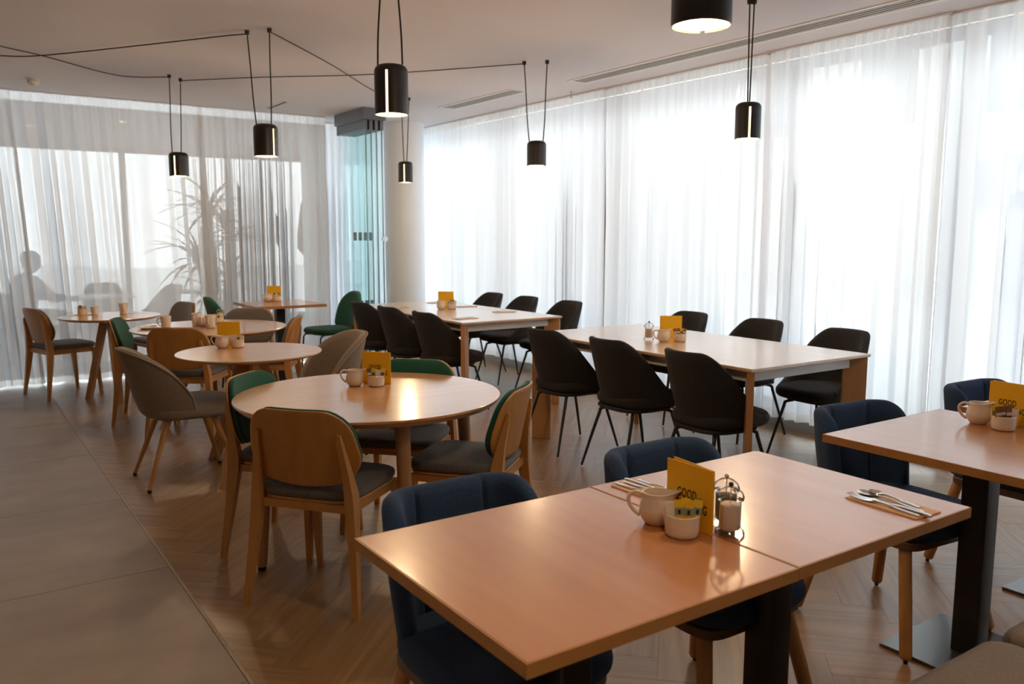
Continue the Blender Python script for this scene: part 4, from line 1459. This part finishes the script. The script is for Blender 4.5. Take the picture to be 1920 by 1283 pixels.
MUG = mug_proto(True)
MC = 'cream mugs on the far round tables'
place(MUG, 1.345, 6.500, 58, 'cream mug with handle to the left on the mug table', 'mug', MC, ZR)
place(MUG, 1.590, 6.610, 150, 'cream mug in the middle of the mug table', 'mug', MC, ZR)
place(MUG, 1.640, 6.400, 150, 'cream mug beside the jug on the mug table', 'mug', MC, ZR)
place(MUG, 1.300, 7.955, 170, 'cream mug standing alone at right on the leftmost round table', 'mug', MC, ZR)
place(JUG, 1.625, 6.525, 58 + 90, 'cream milk jug among the mugs', 'jug', 'cream milk jugs', ZR)
place(BOWL, 1.765, 6.655, 0, 'cream sugar bowl among the mugs', 'bowl', 'cream sugar bowls', ZR)
sachets(1.765, 6.655, ZR, 'among the mugs', ['brown', 'white', 'yellow', 'white', 'white'], 8, VW)
mill(1.805, 6.735, ZR, 'salt', 'clear mill among the mugs beside the sugar bowl')


def plate(x, y, z, r, label):
    t = MB().lathe([(r * 0.55, 0.0005), (r * 0.6, 0.002), (r, 0.013), (r - 0.002, 0.0145), (r * 0.62, 0.006), (0.001, 0.005)], 36, Matrix.Translation((0, 0, 0)), cap1=False).build('saucer', M['ceramic'], None, 50)
    t.location = (x, y, z)
    return tag(t, label, 'saucer', 'cream saucers on the mug table')


plate(1.735, 6.315, ZR, 0.072, 'cream saucer with teaspoon at the near edge of the mug table')
cutlery('teaspoon', 1.735, 6.315, ZR + 0.0150, 150, 'small steel teaspoon lying on the saucer of the mug table')
plate(1.235, 6.60, ZR, 0.078, 'cream saucer with teaspoon at the left edge of the mug table')
cutlery('teaspoon', 1.235, 6.60, ZR + 0.0150, 20, 'small steel teaspoon lying on the left saucer of the mug table')
t = empty('menu_card', (0.985, 8.03, ZR), R(-40))
MB().box(-0.075, -0.071, 0.0005, 0.075, 0.071, 0.0016, 0.0003).build('front_leaf', M['yellow'], t)
MB().box(-0.074, -0.070, 0.0017, 0.075, 0.070, 0.0028, 0.0003).build('back_leaf', M['yellow'], t)
tag(t, 'yellow menu lying flat under the bowl on the leftmost round table', 'menu card', 'yellow menu cards on the tables')
place(BOWL, 0.985, 8.03, 0, 'cream sugar bowl standing on the flat yellow menu', 'bowl', 'cream sugar bowls', ZR + 0.003)
sachets(0.985, 8.03, ZR + 0.003, 'on the flat yellow menu', ['white', 'brown', 'white', 'white'], 9, VW)
place(mug_proto(False), 1.075, 7.99, 0, 'small beaker beside the flat yellow menu', 'beaker', None, ZR).scale = (0.8, 0.8, 0.75)
cutlery('fork', 1.42, 7.90, ZR + 0.0005, 160, 'steel fork at the right edge of the leftmost round table')

# ------------------------------------------------------------------ lounge beyond the back curtain
def leaf_mesh(L=0.62, w=0.024):
    mb = MB(); rows = []
    for k in range(7):
        q = k / 6
        wd = w * math.sin(PI * (0.18 + 0.82 * q) ** 0.8) * (1 - 0.15 * q) + 0.001
        y = L * q; z = 0.10 * math.sin(q * 1.9) * L - 0.62 * L * q * q * 0.8
        rows.append([(-wd, y, z + 0.006), (0, y, z), (wd, y, z + 0.006), (wd, y, z + 0.004), (0, y, z - 0.002), (-wd, y, z + 0.004)])
    return mb.loft(rows)


LEAF = None


def potted_plant(x, y, crowns, label, seed, pot_r=0.2):
    global LEAF
    rnd = random.Random(seed)
    t = empty('potted_plant', (x, y, 0))
    MB().lathe([(pot_r * 0.75, 0.0005), (pot_r, 0.40), (pot_r * 0.94, 0.405), (pot_r * 0.9, 0.36), (0.001, 0.35)], 28, cap1=False).build('planter', M['pot'], t, 40)
    for (cx, cyy, cz, nleaf, sc) in crowns:
        MB().tube(arc_pts([(cx * 0.15, cyy * 0.15, 0.34), (cx * 0.6, cyy * 0.6, cz * 0.55), (cx, cyy, cz)], 5), 0.022, 8).build('trunk', M['trunk'], t, 60)
        for k in range(nleaf):
            if LEAF is None:
                o = leaf_mesh().build('leaf', M['leaf'], t, 60); LEAF = o.data
            else:
                o = part('leaf', LEAF, t)
            o.location = (cx, cyy, cz + rnd.uniform(-0.16, 0.02))
            el = rnd.uniform(-0.5, 1.25)
            o.rotation_euler = (el, rnd.uniform(-0.3, 0.3), k * 2.4 + rnd.uniform(-0.3, 0.3))
            s = sc * rnd.uniform(0.75, 1.1)
            o.scale = (s, s, s)
    return tag(t, label, 'potted plant', 'potted plants beyond the back curtain')


potted_plant(2.56, 9.62, [(-0.05, 0.0, 1.74, 30, 0.85), (0.16, 0.05, 1.46, 30, 0.85), (-0.20, 0.05, 1.22, 28, 0.85), (0.14, 0.0, 0.98, 26, 0.8), (-0.12, -0.1, 0.78, 24, 0.75)], 'spiky potted palm showing as a grey shape through the back curtain', 3)
potted_plant(4.12, 10.05, [(0.0, 0.0, 1.75, 18, 0.7), (0.10, 0.0, 1.25, 18, 0.65)], 'smaller spiky plant beside the folded glass panels', 4, 0.16)
t = empty('closed_parasol', (3.66, 9.72, 0))
MB().lathe([(0.20, 0.0005), (0.20, 0.03), (0.03, 0.05)], 24).build('base', M['pot'], t)
MB().tube([(0, 0, 0.05), (0, 0, 1.95)], 0.016, 8).build('pole', M['alu'], t)
MB().lathe([(0.05, 1.18), (0.115, 1.26), (0.11, 1.45), (0.06, 1.78), (0.012, 1.92)], 18).build('canopy', M['shirt'], t, 60)
tag(t, 'furled dark parasol blurred behind the back curtain', 'parasol')

SH = 'dim tub chairs beyond the back curtain'
place(bc, 2.10, 10.62, 195, 'dim tub chair through the curtain, facing the seated person', 'chair', SH)
place(bc, 1.62, 11.25, 262, 'dim tub chair through the curtain, above the leftmost round table', 'chair', SH)
place(bc, 0.71, 10.20, 15, 'dim tub chair through the curtain, carrying the seated person', 'chair', SH)


def lounge_table(x, y, label):
    t = empty('cafe_table', (x, y, 0))
    MB().lathe([(0.40, 0.705), (0.405, 0.71), (0.405, 0.722), (0.40, 0.725)], 48).build('tabletop', M['table_white'], t)
    MB().tube([(0, 0, 0.012), (0, 0, 0.7045)], 0.03, 12).build('pedestal', M['black_metal'], t)
    MB().lathe([(0.24, 0.0005), (0.24, 0.008), (0.04, 0.012)], 32).build('base_plate', M['plate_metal'], t)
    return tag(t, label, 'table', 'white tables beyond the back curtain')


lounge_table(1.42, 10.38, 'white round table through the curtain, in front of the seated person')
lounge_table(2.75, 10.85, 'white round table through the curtain, behind the spiky plant')


def person(x, y, deg):
    t = empty('person', (x, y, 0), R(deg - 90))
    # joints: (x right, y forward, z up), seated, leaning on the table
    V_ = []; E_ = []; Rd = []

    def j(p, r, par=None):
        V_.append(p); Rd.append(r)
        if par is not None: E_.append((par, len(V_) - 1))
        return len(V_) - 1
    pel = j((0, -0.05, 0.60), 0.130)
    ab = j((0, -0.06, 0.72), 0.150, pel); ch = j((0, -0.03, 0.88), 0.175, ab)
    nb = j((0, 0.01, 1.02), 0.075, ch); nk = j((0, 0.03, 1.08), 0.055, nb)
    for s in (-1, 1):
        hp = j((s * 0.09, 0.02, 0.590), 0.085, pel); kn = j((s * 0.11, 0.42, 0.565), 0.062, hp)
        an = j((s * 0.11, 0.38, 0.12), 0.042, kn); j((s * 0.115, 0.46, 0.05), 0.040, an)
        sh = j((s * 0.200, 0.0, 0.975), 0.085, ch); el = j((s * 0.260, 0.16, 0.79), 0.064, sh); wr = j((s * 0.13, 0.36, 0.778), 0.036, el)
    me = bpy.data.meshes.new('body'); me.from_pydata(V_, E_, [])
    o = bpy.data.objects.new('body', me); COL.objects.link(o); o.parent = t
    me.materials.append(M['shirt'])
    sk = o.modifiers.new('skin', 'SKIN'); sk.use_smooth_shade = True
    lay = me.skin_vertices[0] if len(me.skin_vertices) else None
    if lay is not None:
        for k, r_ in enumerate(Rd):
            lay.data[k].radius = (r_, r_)
        lay.data[0].use_root = True
    sb = o.modifiers.new('subd', 'SUBSURF'); sb.levels = 1; sb.render_levels = 2
    # head with a face, turned slightly down
    hd = MB()
    rg = []
    for k in range(13):
        q = k / 12; zz = -0.115 + 0.235 * q
        rr = math.sqrt(max(0.0008, 1 - ((q - 0.56) / 0.565) ** 2))
        ring = []
        for i in range(20):
            a = 2 * PI * i / 20
            w_ = 0.076 * rr * (0.80 + 0.20 * min(1, q * 2.2)); d_ = 0.096 * rr
            yy = d_ * math.sin(a); xx = w_ * math.cos(a)
            if math.sin(a) > 0.9 and 0.33 < q < 0.52: yy += 0.022 * (1 - abs(q - 0.40) / 0.14)       # nose
            if math.sin(a) > 0.75 and q < 0.18: yy += 0.010                                           # chin
            ring.append((xx, yy, zz))
        rg.append(ring)
    hm = Matrix.Translation((0, 0.055, 1.175)) @ Matrix.Rotation(R(-12), 4, 'X')
    hd.loft(rg, mtx=hm)
    h = hd.build('head', M['skin'], t, 70)
    for s in (-1, 1):
        MB().ball(hm @ Vector((s * 0.031, 0.083, 0.012)), 0.011, 10, 6).build('eye', M['white_paint'], h, 60)
        MB().ball(hm @ Vector((s * 0.077, -0.005, 0.0)), 0.026, 10, 6, (0.35, 0.7, 1.1)).build('ear', M['skin'], h, 60)
    MB().ball(hm @ Vector((0, 0.083, -0.058)), 0.022, 10, 6, (1.0, 0.35, 0.3)).build('mouth', mat('lips', (0.40, 0.17, 0.14), 0.5), h, 60)
    MB().ball(hm @ Vector((0, -0.012, 0.044)), 0.108, 20, 12, (0.86, 0.98, 0.90)).build('hair', M['hair'], t, 60)
    # hands with five fingers resting on the table edge
    for s in (-1, 1):
        hb = MB()
        w0 = Vector((s * 0.125, 0.37, 0.772))
        cushion(hb, [(q[0] + w0.x - s * 0.010, q[1] + w0.y + 0.045) for q in superel(0.080, 0.095, 3, 16)], 0.757, 0.783, 0.011)
        for k, L_ in enumerate((0.060, 0.072, 0.068, 0.052)):
            fx = w0.x - s * 0.010 + (-0.030 + k * 0.020)
            hb.tube([(fx, w0.y + 0.085, 0.772), (fx, w0.y + 0.085 + L_ * 0.5, 0.776), (fx, w0.y + 0.085 + L_, 0.762)], [0.0088, 0.0082, 0.0065], 8)
        hb.tube([(w0.x - s * 0.045, w0.y + 0.03, 0.770), (w0.x - s * 0.066, w0.y + 0.055, 0.770), (w0.x - s * 0.070, w0.y + 0.085, 0.764)], [0.011, 0.010, 0.007], 8)
        hb.build('hand', M['skin'], t, 60)
    return tag(t, 'person in a grey jumper seated at a table, dim through the left curtain', 'person')


person(0.74, 10.21, 15).scale = (0.95, 0.95, 0.95)
